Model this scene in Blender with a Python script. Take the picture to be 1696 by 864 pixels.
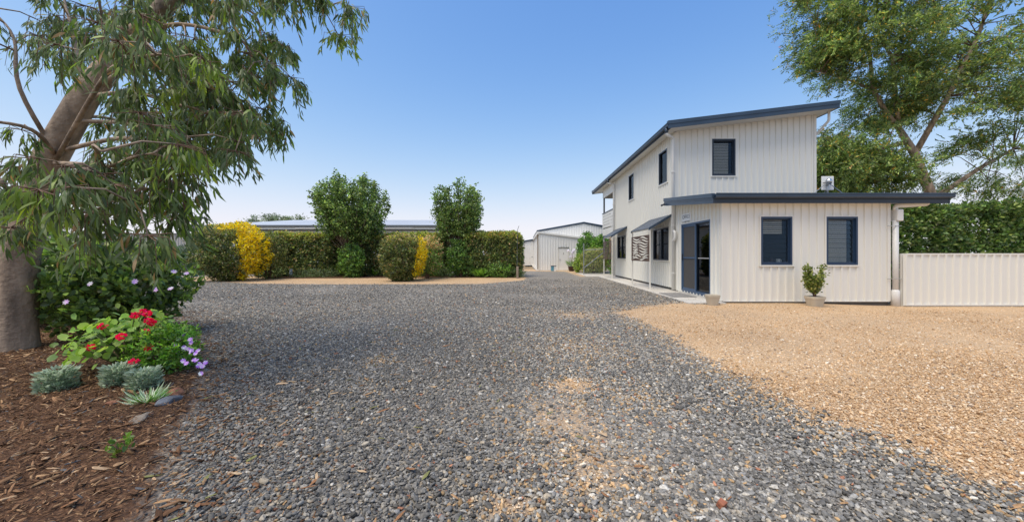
import bpy, bmesh, math, random
import numpy as np
from mathutils import Vector, Matrix, Quaternion
from mathutils import noise as mnoise
R = math.radians
random.seed(7); rng = np.random.default_rng(7)
sc = bpy.context.scene
C = sc.collection
for o in list(bpy.data.objects): bpy.data.objects.remove(o)

# ------------------------------------------------------------------ camera, light, exposure
F, CX, CY, H = 605.0, 866.0, 421.0, 1.25
cam = bpy.data.cameras.new('camera'); cam_o = bpy.data.objects.new('camera', cam); C.objects.link(cam_o)
cam_o.location = (0, 0, H); cam_o.rotation_euler = (R(90), 0, 0)
cam.sensor_width = 36; cam.lens = F / 1696 * 36
cam.shift_x = -(CX - 848) / 1696; cam.shift_y = -(432 - CY) / 1696
cam.clip_start = .05; cam.clip_end = 3000
sc.camera = cam_o

SUN_EL, SUN_AZ = R(66), R(228)      # azimuth measured clockwise from +Y (the view direction): behind the camera, to its left
w = bpy.data.worlds.new('World'); sc.world = w; w.use_nodes = True
nt = w.node_tree; nt.nodes.clear()
sky = nt.nodes.new('ShaderNodeTexSky'); sky.sky_type = 'NISHITA'; sky.sun_disc = False
sky.sun_elevation = SUN_EL; sky.sun_rotation = SUN_AZ
sky.air_density = 1.0; sky.dust_density = 0.9; sky.ozone_density = 2.2; sky.altitude = 300
bgn = nt.nodes.new('ShaderNodeBackground'); bgn.inputs[1].default_value = 0.15
wo = nt.nodes.new('ShaderNodeOutputWorld')
# the photograph's rich blue: each channel of the sky gets its own contrast and gain, the same all over the sky
sep = nt.nodes.new('ShaderNodeSeparateColor'); cmb = nt.nodes.new('ShaderNodeCombineColor'); nt.links.new(sky.outputs[0], sep.inputs[0])
chan = []
def mnode(op, a, b=None):
    n = nt.nodes.new('ShaderNodeMath'); n.operation = op
    for k, v in enumerate((a, b)):
        if isinstance(v, (int, float)): n.inputs[k].default_value = v
        elif v is not None: nt.links.new(v, n.inputs[k])
    return n.outputs[0]
for i, (pw, gain) in enumerate(((1.75, 5.0), (1.38, 3.05), (1.35, 4.35))):
    p = mnode('POWER', mnode('MULTIPLY', sep.outputs[i], .15), pw)
    e = mnode('SUBTRACT', 1.0, mnode('EXPONENT', mnode('MULTIPLY', p, -gain)))     # soft shoulder towards haze white
    chan.append(mnode('MULTIPLY', e, 1/.15))
for i in (1, 0):
    mn = nt.nodes.new('ShaderNodeMath'); mn.operation = 'MINIMUM'; nt.links.new(chan[i], mn.inputs[0]); nt.links.new(chan[i+1], mn.inputs[1]); chan[i] = mn.outputs[0]
for i in range(3): nt.links.new(chan[i], cmb.inputs[i])
nt.links.new(cmb.outputs[0], bgn.inputs[0]); nt.links.new(bgn.outputs[0], wo.inputs[0])
sl = bpy.data.lights.new('sun', 'SUN'); sl.energy = 3.4; sl.angle = R(42); sl.color = (1, .90, .74)
so = bpy.data.objects.new('sun', sl); C.objects.link(so)
d_sun = Vector((math.sin(SUN_AZ) * math.cos(SUN_EL), math.cos(SUN_AZ) * math.cos(SUN_EL), math.sin(SUN_EL)))
so.rotation_euler = d_sun.to_track_quat('Z', 'Y').to_euler(); so.location = (0, -20, 30)
sc.view_settings.view_transform = 'Standard'; sc.view_settings.look = 'None'
sc.view_settings.exposure = 0.0; sc.view_settings.gamma = 1

# ------------------------------------------------------------------ helpers
def at(px, py, d):
    """a point seen at photo pixel (px, py) that stands d metres away"""
    return Vector(((px - CX) * d / F, d, H - (py - CY) * d / F))
def gp(px, py):
    s = (py - CY) / H
    return ((px - CX) / s, F / s)

origin = {}
def thing(name, label, cat, loc=(0, 0, 0), group=None, kind=None):
    o = bpy.data.objects.new(name, None); C.objects.link(o); o.location = loc; o.empty_display_size = .2
    origin[o.name] = Vector(loc); tag(o, label, cat, group, kind); return o
def tag(o, label=None, cat=None, group=None, kind=None):
    if label: o['label'] = label
    if cat: o['category'] = cat
    if group: o['group'] = group
    if kind: o['kind'] = kind
    return o
def link(name, me, parent=None, label=None, kind=None):
    o = bpy.data.objects.new(name, me); C.objects.link(o)
    if parent is not None:
        o.parent = parent; origin[o.name] = origin[parent.name]
        me.transform(Matrix.Translation(-origin[parent.name]))
    else: origin[o.name] = Vector((0, 0, 0))
    if label: o['label'] = label
    if kind: o['kind'] = kind
    return o
def copy_thing(t, loc, rz=0, s=1, label=None):
    c = t.copy(); C.objects.link(c); c.location = loc; c.rotation_euler = (0, 0, rz); c.scale = (s, s, s)
    origin[c.name] = Vector(loc)
    if label: c['label'] = label
    for ch in t.children:
        k = ch.copy(); C.objects.link(k); k.parent = c
        for g in ch.children:
            q = g.copy(); C.objects.link(q); q.parent = k
    return c

class MB:
    def __init__(s): s.v = []; s.f = []
    def add(s, vs, fs):
        b = len(s.v); s.v += [tuple(x) for x in vs]; s.f += [tuple(i + b for i in q) for q in fs]; return s
    def box(s, x0, x1, y0, y1, z0, z1):
        return s.add([(x0,y0,z0),(x1,y0,z0),(x1,y1,z0),(x0,y1,z0),(x0,y0,z1),(x1,y0,z1),(x1,y1,z1),(x0,y1,z1)],
                     [(3,2,1,0),(4,5,6,7),(0,1,5,4),(1,2,6,5),(2,3,7,6),(3,0,4,7)])
    def hexa(s, p):     # eight points, bottom four then top four
        return s.add(p, [(3,2,1,0),(4,5,6,7),(0,1,5,4),(1,2,6,5),(2,3,7,6),(3,0,4,7)])
    def tube(s, path, r, n=10, cap=True):
        path = [Vector(p) for p in path]; m = len(path)
        rs = r if isinstance(r, (list, tuple)) else [r] * m
        vs = []; up = Vector((0, 0, 1)); prev = None
        for i, p in enumerate(path):
            t = (path[min(i+1, m-1)] - path[max(i-1, 0)]).normalized()
            a = prev if prev is not None else (up if abs(t.z) < .9 else Vector((1, 0, 0)))
            u = (a - t * a.dot(t)).normalized(); v = t.cross(u); prev = u
            for k in range(n):
                q = 2 * math.pi * k / n; vs.append(p + (u * math.cos(q) + v * math.sin(q)) * rs[i])
        fs = []
        for i in range(m - 1):
            for k in range(n):
                a = i*n + k; b = i*n + (k+1) % n; fs.append((a, b, b+n, a+n))
        if cap: fs.append(tuple(range(n-1, -1, -1))); fs.append(tuple(range((m-1)*n, m*n)))
        return s.add(vs, fs)
    def bar(s, a, b, wx, wz=None):
        """square bar from a to b"""
        a, b = Vector(a), Vector(b); wz = wz or wx; t = (b - a).normalized()
        ref = Vector((0, 0, 1)) if abs(t.z) < .95 else Vector((0, 1, 0))
        u = t.cross(ref).normalized() * wx / 2; v = u.cross(t).normalized() * wz / 2
        return s.hexa([a-u-v, a+u-v, a+u+v, a-u+v, b-u-v, b+u-v, b+u+v, b-u+v])
    def lathe(s, prof, c=(0, 0, 0), n=20, sq=0):
        vs = []; c = Vector(c)
        for r, z in prof:
            for k in range(n):
                q = 2 * math.pi * (k + .5) / n; cx_, sx_ = math.cos(q), math.sin(q)
                if sq:
                    e = 2 / sq; cx_ = math.copysign(abs(cx_)**e, cx_); sx_ = math.copysign(abs(sx_)**e, sx_)
                vs.append((c.x + cx_*r, c.y + sx_*r, c.z + z))
        m = len(prof); fs = []
        for i in range(m-1):
            for k in range(n):
                a = i*n + k; b = i*n + (k+1) % n; fs.append((a, b, b+n, a+n))
        fs.append(tuple(range(n-1, -1, -1))); fs.append(tuple(range((m-1)*n, m*n)))
        return s.add(vs, fs)
    def mesh(s, name, m, smooth=False):
        me = bpy.data.meshes.new(name); me.from_pydata(s.v, [], s.f)
        if m: me.materials.append(m)
        if smooth: me.polygons.foreach_set('use_smooth', [True] * len(me.polygons))
        me.update(); return me
    def build(s, name, m, parent=None, smooth=False, label=None, kind=None):
        return link(name, s.mesh(name, m, smooth), parent, label, kind)

def bevel(o, wd=.006, seg=2):
    b = o.modifiers.new('bevel', 'BEVEL'); b.width = wd; b.segments = seg; b.limit_method = 'ANGLE'; return o

# ------------------------------------------------------------------ materials
def newmat(name):
    m = bpy.data.materials.new(name); m.use_nodes = True; nt = m.node_tree; nt.nodes.clear()
    return m, nt
def N(nt, t, **kw):
    n = nt.nodes.new(t)
    for k, v in kw.items(): setattr(n, k, v)
    return n
def out(nt, sh):
    o = N(nt, 'ShaderNodeOutputMaterial'); nt.links.new(sh, o.inputs[0])
def ramp(nt, fac, stops):
    r = N(nt, 'ShaderNodeValToRGB'); e = r.color_ramp.elements
    while len(e) < len(stops): e.new(.5)
    for i, (p, c) in enumerate(stops): e[i].position = p; e[i].color = (*c, 1)
    nt.links.new(fac, r.inputs[0]); return r.outputs[0]
def paint(name, col, rough=.45, var=.06, scale=3, metal=0, bump=0, bscale=60, dirt=None, spec=.5):
    m, nt = newmat(name); b = N(nt, 'ShaderNodeBsdfPrincipled')
    b.inputs['Roughness'].default_value = rough; b.inputs['Metallic'].default_value = metal
    b.inputs['Specular IOR Level'].default_value = spec
    g = N(nt, 'ShaderNodeNewGeometry'); t = N(nt, 'ShaderNodeTexNoise'); t.inputs['Scale'].default_value = scale
    t.inputs['Detail'].default_value = 6
    mp = N(nt, 'ShaderNodeMapping'); mp.inputs['Scale'].default_value = (1, 1, .25)
    nt.links.new(g.outputs['Position'], mp.inputs[0]); nt.links.new(mp.outputs[0], t.inputs[0])
    lo = tuple(max(0, c * (1 - var * 1.6)) for c in col); hi = tuple(min(1, c * (1 + var)) for c in col)
    colr = ramp(nt, t.outputs[0], [(.3, lo), (.7, hi)])
    if dirt:
        t2 = N(nt, 'ShaderNodeTexNoise'); t2.inputs['Scale'].default_value = 9; t2.inputs['Detail'].default_value = 9
        nt.links.new(mp.outputs[0], t2.inputs[0])
        mx = N(nt, 'ShaderNodeMix', data_type='RGBA'); f = ramp(nt, t2.outputs[0], [(.52, (0, 0, 0)), (.85, (.6, .6, .6))])
        nt.links.new(f, mx.inputs[0]); nt.links.new(colr, mx.inputs[6]); mx.inputs[7].default_value = (*dirt, 1); colr = mx.outputs[2]
    nt.links.new(colr, b.inputs['Base Color'])
    if bump:
        t3 = N(nt, 'ShaderNodeTexNoise'); t3.inputs['Scale'].default_value = bscale; t3.inputs['Detail'].default_value = 5
        nt.links.new(g.outputs['Position'], t3.inputs[0])
        bp = N(nt, 'ShaderNodeBump'); bp.inputs['Strength'].default_value = bump; bp.inputs['Distance'].default_value = .02
        nt.links.new(t3.outputs[0], bp.inputs['Height']); nt.links.new(bp.outputs[0], b.inputs['Normal'])
    out(nt, b.outputs[0]); return m
def leafmat(name, trans=.35, rough=.36, spec=.5):
    m, nt = newmat(name); a = N(nt, 'ShaderNodeAttribute', attribute_name='tint')
    b = N(nt, 'ShaderNodeBsdfPrincipled'); b.inputs['Roughness'].default_value = rough; b.inputs['Specular IOR Level'].default_value = spec
    tr = N(nt, 'ShaderNodeBsdfTranslucent'); mx = N(nt, 'ShaderNodeMixShader'); mx.inputs[0].default_value = trans
    hs = N(nt, 'ShaderNodeHueSaturation'); hs.inputs['Saturation'].default_value = 1.15; hs.inputs['Value'].default_value = 1.5
    nt.links.new(a.outputs[0], b.inputs['Base Color']); nt.links.new(a.outputs[0], hs.inputs['Color']); nt.links.new(hs.outputs[0], tr.inputs[0])
    nt.links.new(b.outputs[0], mx.inputs[1]); nt.links.new(tr.outputs[0], mx.inputs[2]); out(nt, mx.outputs[0]); return m
def glassmat(name, tint=(.55, .6, .6), f0=1.5):
    m, nt = newmat(name); tr = N(nt, 'ShaderNodeBsdfTransparent'); tr.inputs[0].default_value = (*tint, 1)
    gl = N(nt, 'ShaderNodeBsdfGlossy'); gl.inputs['Roughness'].default_value = .015
    fr = N(nt, 'ShaderNodeFresnel'); fr.inputs[0].default_value = f0
    mx = N(nt, 'ShaderNodeMixShader'); nt.links.new(fr.outputs[0], mx.inputs[0]); nt.links.new(tr.outputs[0], mx.inputs[1]); nt.links.new(gl.outputs[0], mx.inputs[2])
    out(nt, mx.outputs[0]); return m

M = dict(
    clad=paint('cream_cladding', (.77, .755, .695), .42, .02, .5),
    trim=paint('cream_trim', (.76, .735, .67), .45, .03),
    shedclad=paint('white_shed_steel', (.82, .815, .79), .45, .03, .6),
    shedroof=paint('pale_roof_steel', (.50, .51, .53), .35, .06, .4),
    blue=paint('slate_blue_steel', (.034, .058, .095), .34, .10, 2),
    doorblue_sunlit=paint('blue_door_frame_sunlit', (.055, .105, .19), .35, .06, 3),  # frame blue lightened: sunlight on the long wall put into the colour
    bluealu=paint('blue_window_frame', (.020, .045, .095), .35, .06, 3),
    navy=paint('dark_navy_frame', (.016, .026, .045), .35, .06, 3),
    soffit=paint('soffit_sheet', (.74, .72, .67), .6, .03),
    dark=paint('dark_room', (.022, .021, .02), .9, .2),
    mesh=paint('fly_screen', (.075, .07, .066), .75, .08, 30),
    blind=paint('white_blind', (.80, .75, .66), .7, .03),
    curtain=paint('grey_curtain', (.34, .33, .32), .85, .1),
    galv=paint('galvanised_steel', (.42, .44, .46), .38, .12, 5, metal=.7),
    pvc=paint('white_pvc', (.74, .73, .70), .4, .03),
    concrete=paint('path_concrete', (.56, .53, .48), .85, .08, 2, bump=.15, bscale=80, dirt=(.40, .33, .25)),
    corten=paint('brown_laser_cut_steel', (.105, .062, .042), .6, .18, 4, dirt=(.2, .10, .05)),
    rust=paint('tan_rusted_steel', (.42, .25, .12), .7, .25, 5),
    pot=paint('sandy_pot', (.52, .46, .36), .85, .06, 6, bump=.3, bscale=120),
    redpot=paint('oxblood_glazed_pot', (.05, .018, .014), .25, .15, 6),
    soil=paint('potting_soil', (.05, .035, .022), .95, .25, 30, bump=.8, bscale=80),
    bark=paint('smooth_gum_bark', (.38, .28, .20), .75, .38, 7, bump=.9, bscale=22, dirt=(.13, .09, .06)),
    bark2=paint('grey_brown_bark', (.20, .15, .11), .85, .25, 6, bump=.6, bscale=30),
    twig=paint('brown_twig', (.16, .09, .06), .8, .2, 8),
    white=paint('white_plastic', (.78, .78, .77), .4, .02),
    ink=paint('dark_lettering', (.05, .05, .05), .6, .1),
    rock=paint('grey_rock', (.17, .18, .20), .8, .25, 12, bump=.8, bscale=25),
    redrock=paint('red_rock', (.30, .13, .07), .85, .25, 12, bump=.8, bscale=25),
    brick=paint('broken_red_brick', (.36, .13, .07), .85, .2, 30, bump=.6, bscale=60),
    mat=paint('grey_door_mat', (.27, .26, .25), .95, .25, 40, bump=.6, bscale=150),
    bluetin=paint('blue_tin', (.10, .30, .42), .4, .1),
    timber=paint('weathered_timber', (.27, .22, .17), .85, .2, 8, bump=.4, bscale=30),
    chrome=paint('brushed_metal', (.6, .6, .6), .25, .03, metal=.9),
    slate=paint('grey_steel_post', (.12, .13, .14), .45, .1),
    leaf=leafmat('leaf', .42), gum=leafmat('gum_leaf', .55, .38, .5), petal=leafmat('petal', .3, .6, .2),
    glass=glassmat('window_glass', (.80, .81, .80), 1.36), dglass=glassmat('door_glass', (.25, .27, .27), 1.6),
)

# ------------------------------------------------------------------ leaf meshes (numpy)
KITE = (np.array([0, .45, 1, .45]), np.array([0, .5, 0, -.5]), np.array([0, .10, 0, .10]), [(0, 1, 2), (0, 2, 3)])
LANCE = (np.array([0, .28, .28, .66, .66, 1]), np.array([0, .5, -.5, .42, -.42, 0.]), np.array([0, .03, .03, .0, .0, -.10]), [(0, 1, 2), (1, 3, 4), (1, 4, 2), (3, 5, 4)])
OVAL = (np.array([0, .2, .2, .6, .6, 1, .5]), np.array([0, .4, -.4, .48, -.48, 0, 0]), np.array([0, .08, .08, .06, .06, -.05, -.03]),
        [(0, 1, 6), (0, 6, 2), (1, 3, 6), (2, 6, 4), (3, 5, 6), (4, 6, 5)])
_a = np.linspace(0, 2*np.pi, 9)[:-1]
ROUND = (np.concatenate([[.45], .5 + .5*np.cos(_a + np.pi) * np.array([.6, 1, 1, 1, 1, 1, 1, 1])]), np.concatenate([[0], .5*np.sin(_a + np.pi)]),
         np.concatenate([[-.10], .05*np.cos(3*_a)]), [(0, 1+k, 1+(k+1) % 8) for k in range(8)])
def unit(a): return a / np.maximum(np.linalg.norm(a, axis=1, keepdims=True), 1e-9)
def leaves(name, P, D, Nn, L, W, tint, shape=KITE, m=None):
    P = np.asarray(P, float); n = len(P); D = unit(np.asarray(D, float)); S = unit(np.cross(D, Nn)); U = np.cross(S, D)
    L = np.broadcast_to(L, n); W = np.broadcast_to(W, n)
    t, wv, cv, fs = shape; k = len(t)
    V = P[:, None] + D[:, None]*(L[:, None, None]*t[None, :, None]) + S[:, None]*(W[:, None, None]*wv[None, :, None]) + U[:, None]*(L[:, None, None]*cv[None, :, None])
    fa = np.array(fs); Fc = (np.arange(n)[:, None, None]*k + fa[None]).reshape(-1, 3)
    me = bpy.data.meshes.new(name); me.vertices.add(n*k); me.vertices.foreach_set('co', V.reshape(-1).astype(np.float32))
    nf = len(Fc); me.loops.add(nf*3); me.loops.foreach_set('vertex_index', Fc.reshape(-1).astype(np.int32))
    me.polygons.add(nf); me.polygons.foreach_set('loop_start', np.arange(0, nf*3, 3, dtype=np.int32))
    me.update(calc_edges=True)
    col = np.ones((n, k, 4), np.float32); col[:, :, :3] = np.asarray(tint)[:, None, :]
    at_ = me.attributes.new('tint', 'FLOAT_COLOR', 'POINT'); at_.data.foreach_set('color', col.reshape(-1))
    if m: me.materials.append(m)
    return me
def palette(n, cols, ps, var=.25):
    cols = np.array(cols); idx = rng.choice(len(cols), n, p=np.array(ps)/np.sum(ps))
    return np.clip(2.6 * cols[idx] * (1 + var*rng.normal(size=(n, 1))).clip(.4, 1.8), 0, 1)
def rv(n): return unit(rng.normal(size=(n, 3)))

GREEN_D = [(.035, .065, .018), (.055, .095, .022), (.085, .13, .03), (.12, .13, .045)]

def superell(n, rx, ry, rz, e=3.2, depth=.35):
    """points in the outer shell of a clipped shrub, centre at the origin, z up to rz; also outward directions"""
    d = rv(n); q = (np.abs(d[:, 0])**e + np.abs(d[:, 1])**e + np.abs(d[:, 2])**e)**(-1/e)
    s = 1 - depth * rng.random(n)**1.6
    return d * (q*s)[:, None] * np.array([rx, ry, rz]), d
def boxshell(n, rx, ry, rz, depth=.25):
    """leaf points over a clipped box: front, top, both ends and a little of the back"""
    ar = np.array([4*rx*rz*1.6, 4*rx*ry*1.2, 4*ry*rz, 4*ry*rz, 4*rx*rz*.35]); f = rng.choice(5, n, p=ar/ar.sum()); a, b = rng.uniform(-1, 1, (2, n)); k = 1 - depth*rng.random(n)**1.5; inn = (1-k)*min(rx, ry)
    P = np.zeros((n, 3)); d = np.zeros((n, 3))
    for i, (ax, sg) in enumerate(((1, -1), (2, 1), (0, -1), (0, 1), (1, 1))):
        m = f == i; oth = [j for j in range(3) if j != ax]; rr = (rx, ry, rz)
        P[m, oth[0]] = a[m]*rr[oth[0]]; P[m, oth[1]] = b[m]*rr[oth[1]]; P[m, ax] = sg*(rr[ax] - inn[m]*1.2); d[m, ax] = sg
    P += d*(lump(P + 31*rx, .22, .9) + lump(P, .12, 2.3, 7))[:, None]
    # softened edges
    q = np.stack([np.abs(P[:, 0])/rx, np.abs(P[:, 1])/ry, np.abs(P[:, 2])/rz], 1); s_ = (q**9).sum(1)**(1/9); P *= (1/np.maximum(s_, 1))[:, None]
    return P, unit(d + .25*rv(n))
def lump(P, amp, freq, seed=0):
    return np.array([mnoise.noise(Vector((p[0]*freq + seed, p[1]*freq, p[2]*freq))) for p in P]) * amp

# ------------------------------------------------------------------ ground sheets
YARD = [gp(1167, 503), gp(1110, 501), gp(1045, 510), gp(1010, 517), gp(1048, 530), gp(1100, 557), gp(1180, 606), gp(1260, 648), gp(1340, 688),
        gp(1420, 720), gp(1496, 748), gp(1600, 790), gp(1696, 815), (7.0, 1.2), (30, 1.2), (30, 9.8), (5.2, 9.8)]
STRIP = [gp(330, 458.5), gp(285, 461), gp(300, 464), gp(420, 469.5), gp(520, 470.5), gp(700, 470.5), gp(800, 470), gp(868, 464), gp(872, 459), (-.2, 20.5), (-18, 20.8)]
FARPATH = [gp(866, 449), gp(935, 449.5), gp(960, 458), gp(1000, 457), (5.4, 24), (4, 60), (-3, 60), (-.5, 30)]
BED = [(-3.02, 3.4), (-2.75, 3.1), (-2.3, 2.35), (-1.95, 1.95), (-1.75, 1.7), (-1.3, 1.0), (-.6, -.6), (-12, -.6), (-17, 3), (-17, 13), (-10.2, 10.4), (-7.2, 7.4), (-5.0, 5.4), (-3.75, 4.3)]
HEDGEBED = [gp(455, 462), gp(640, 460.5), gp(862, 460.5), (-.1, 23.5), (-16, 23.5), (-15.5, 21)]
def sdf(P, poly):
    """signed distance, positive inside"""
    poly = np.array(poly); d = np.full(len(P), 1e9); ins = np.zeros(len(P), bool); m = len(poly)
    for i in range(m):
        a, b = poly[i], poly[(i+1) % m]; e = b - a; v = P - a
        t = np.clip((v @ e) / max(e @ e, 1e-12), 0, 1); d = np.minimum(d, np.linalg.norm(v - t[:, None]*e, axis=1))
        c1 = (a[1] > P[:, 1]) != (b[1] > P[:, 1])
        with np.errstate(divide='ignore', invalid='ignore'):
            xx = (b[0]-a[0])*(P[:, 1]-a[1])/(b[1]-a[1]) + a[0]
        ins ^= c1 & (P[:, 0] < xx)
    return np.where(ins, d, -d)
def sm(x): x = np.clip(x, 0, 1); return x*x*(3-2*x)
BLOBS = [(945, 638, 50, 16, .80), (845, 842, 85, 34, .62), (630, 598, 28, 9, .55), (955, 522, 60, 7, .62), (935, 700, 100, 64, .54), (985, 775, 150, 78, .50), (960, 575, 85, 28, .38), (1050, 660, 75, 40, .36)]
def weights(P):
    """orange and bark share of the ground cover at ground points"""
    o = sm(sdf(P, YARD) / 1.35 + .5)
    o = np.maximum(o, sm(sdf(P, STRIP) / .5 + .5)); 
    o = np.maximum(o, .8*sm(sdf(P, FARPATH) / 1.0 + .5))
    for bx, by, rx, ry, a in BLOBS:
        c = gp(bx, by); ex = rx / ((by-CY)/H); ez = (gp(bx, by-ry)[1] - gp(bx, by+ry)[1]) / 2
        o = np.maximum(o, a*np.exp(-((P[:, 0]-c[0])/ex)**2 - ((P[:, 1]-c[1])/ez)**2))
    b = sm(sdf(P, BED) / .5 + .5); b = np.maximum(b, sm(sdf(P, HEDGEBED) / .4 + .5))
    return np.clip(o, 0, 1), b
def groundmat():
    m, nt = newmat('gravel_ground'); L = nt.links.new
    g = N(nt, 'ShaderNodeNewGeometry'); a = N(nt, 'ShaderNodeAttribute', attribute_name='cover')
    sp = N(nt, 'ShaderNodeSeparateColor'); L(a.outputs[0], sp.inputs[0])
    def vor(scale):
        v = N(nt, 'ShaderNodeTexVoronoi'); v.inputs['Scale'].default_value = scale; L(g.outputs['Position'], v.inputs[0]); return v
    v1 = vor(50); s1 = N(nt, 'ShaderNodeSeparateColor'); L(v1.outputs['Color'], s1.inputs[0])
    dark = ramp(nt, s1.outputs[0], [(0, (.16, .15, .135)), (.36, (.235, .22, .195)), (.62, (.295, .277, .243)), (.82, (.36, .335, .285)), (.92, (.40, .33, .25)), (1, (.48, .44, .37))])
    v2 = vor(105); s2 = N(nt, 'ShaderNodeSeparateColor'); L(v2.outputs['Color'], s2.inputs[0])
    org = ramp(nt, s2.outputs[0], [(0, (.42, .265, .135)), (.3, (.59, .395, .22)), (.7, (.68, .475, .285)), (.9, (.74, .59, .41)), (1, (.38, .28, .19))])
    n3 = N(nt, 'ShaderNodeTexNoise'); n3.inputs['Scale'].default_value = 60; n3.inputs['Detail'].default_value = 6; L(g.outputs['Position'], n3.inputs[0])
    brk = ramp(nt, n3.outputs[0], [(.3, (.04, .02, .011)), (.55, (.13, .066, .034)), (.75, (.26, .15, .08))])
    # noise-broken borders
    nb = N(nt, 'ShaderNodeTexNoise'); nb.inputs['Scale'].default_value = 5; nb.inputs['Detail'].default_value = 10; nb.inputs['Roughness'].default_value = .75
    L(g.outputs['Position'], nb.inputs[0])
    def thr(sock, k=2.6):
        s = N(nt, 'ShaderNodeMath', operation='ADD'); L(sock, s.inputs[0]); L(nb.outputs[0], s.inputs[1])
        q = N(nt, 'ShaderNodeMath', operation='MULTIPLY_ADD'); L(s.outputs[0], q.inputs[0]); q.inputs[1].default_value = k; q.inputs[2].default_value = -k + .5; q.use_clamp = True
        return q.outputs[0]
    m1 = N(nt, 'ShaderNodeMix', data_type='RGBA'); L(thr(sp.outputs[0]), m1.inputs[0]); L(dark, m1.inputs[6]); L(org, m1.inputs[7])
    m2 = N(nt, 'ShaderNodeMix', data_type='RGBA'); L(thr(sp.outputs[1]), m2.inputs[0]); L(m1.outputs[2], m2.inputs[6]); L(brk, m2.inputs[7])
    # broad drifts of dust
    nd = N(nt, 'ShaderNodeTexNoise'); nd.inputs['Scale'].default_value = .7; nd.inputs['Detail'].default_value = 5; L(g.outputs['Position'], nd.inputs[0])
    dv = ramp(nt, nd.outputs[0], [(.3, (.80, .80, .82)), (.7, (1.0, .98, .95))])
    mm = N(nt, 'ShaderNodeMix', data_type='RGBA', blend_type='MULTIPLY'); mm.inputs[0].default_value = 1; L(m2.outputs[2], mm.inputs[6]); L(dv, mm.inputs[7])
    b = N(nt, 'ShaderNodeBsdfPrincipled'); b.inputs['Roughness'].default_value = .85; b.inputs['Specular IOR Level'].default_value = .3; L(mm.outputs[2], b.inputs['Base Color'])
    bp = N(nt, 'ShaderNodeBump'); bp.inputs['Strength'].default_value = .9; bp.inputs['Distance'].default_value = .012; bp.invert = True
    L(v1.outputs['Distance'], bp.inputs['Height']); L(bp.outputs[0], b.inputs['Normal'])
    out(nt, b.outputs[0]); return m
GM = groundmat()
def make_ground():
    st = .12; xs = np.arange(-20, 20.01, st); ys = np.arange(-3, 30.01, st)
    gx, gy = np.meshgrid(xs, ys); P = np.stack([gx.ravel(), gy.ravel()], 1); nx, ny = len(xs), len(ys)
    o, b = weights(P)
    z = np.array([mnoise.noise(Vector((p[0]*.5, p[1]*.5, 0))) for p in P]) * .012 + b * .03
    z -= .08*sm((P[:, 0]-6.5)/3)*sm((P[:, 1]-5)/4)
    i = (np.arange(ny-1)[:, None]*nx + np.arange(nx-1)[None]).ravel(); Q = np.stack([i, i+1, i+nx+1, i+nx], 1)
    fo, fb = o[Q].mean(1), b[Q].mean(1)
    kinds = {'garden_bed': fb > .5, 'gravel_yard': (fb <= .5) & (fo > .5), 'driveway': (fb <= .5) & (fo <= .5)}
    V = np.stack([P[:, 0], P[:, 1], z], 1)
    for nm, sel in kinds.items():
        q = Q[sel]; u, inv = np.unique(q, return_inverse=True); inv = inv.reshape(q.shape)
        me = bpy.data.meshes.new(nm); me.vertices.add(len(u)); me.vertices.foreach_set('co', V[u].ravel().astype(np.float32))
        me.loops.add(inv.size); me.loops.foreach_set('vertex_index', inv.ravel().astype(np.int32)); me.polygons.add(len(inv))
        me.polygons.foreach_set('loop_start', np.arange(0, inv.size, 4, dtype=np.int32)); me.update(calc_edges=True)
        me.polygons.foreach_set('use_smooth', [True]*len(me.polygons))
        col = np.ones((len(u), 4), np.float32); col[:, 0] = o[u]; col[:, 1] = b[u]; col[:, 2] = 0
        me.attributes.new('cover', 'FLOAT_COLOR', 'POINT').data.foreach_set('color', col.ravel())
        me.materials.append(GM); tag(link(nm, me), kind='structure')
    far = paint('dry_paddock', (.30, .22, .13), .95, .3, .4)
    tag(MB().add([(-1500, -1500, -.14), (1500, -1500, -.14), (1500, 2000, -.14), (-1500, 2000, -.14)], [(0, 1, 2, 3)]).build('ground', far), kind='structure')
make_ground()

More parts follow.
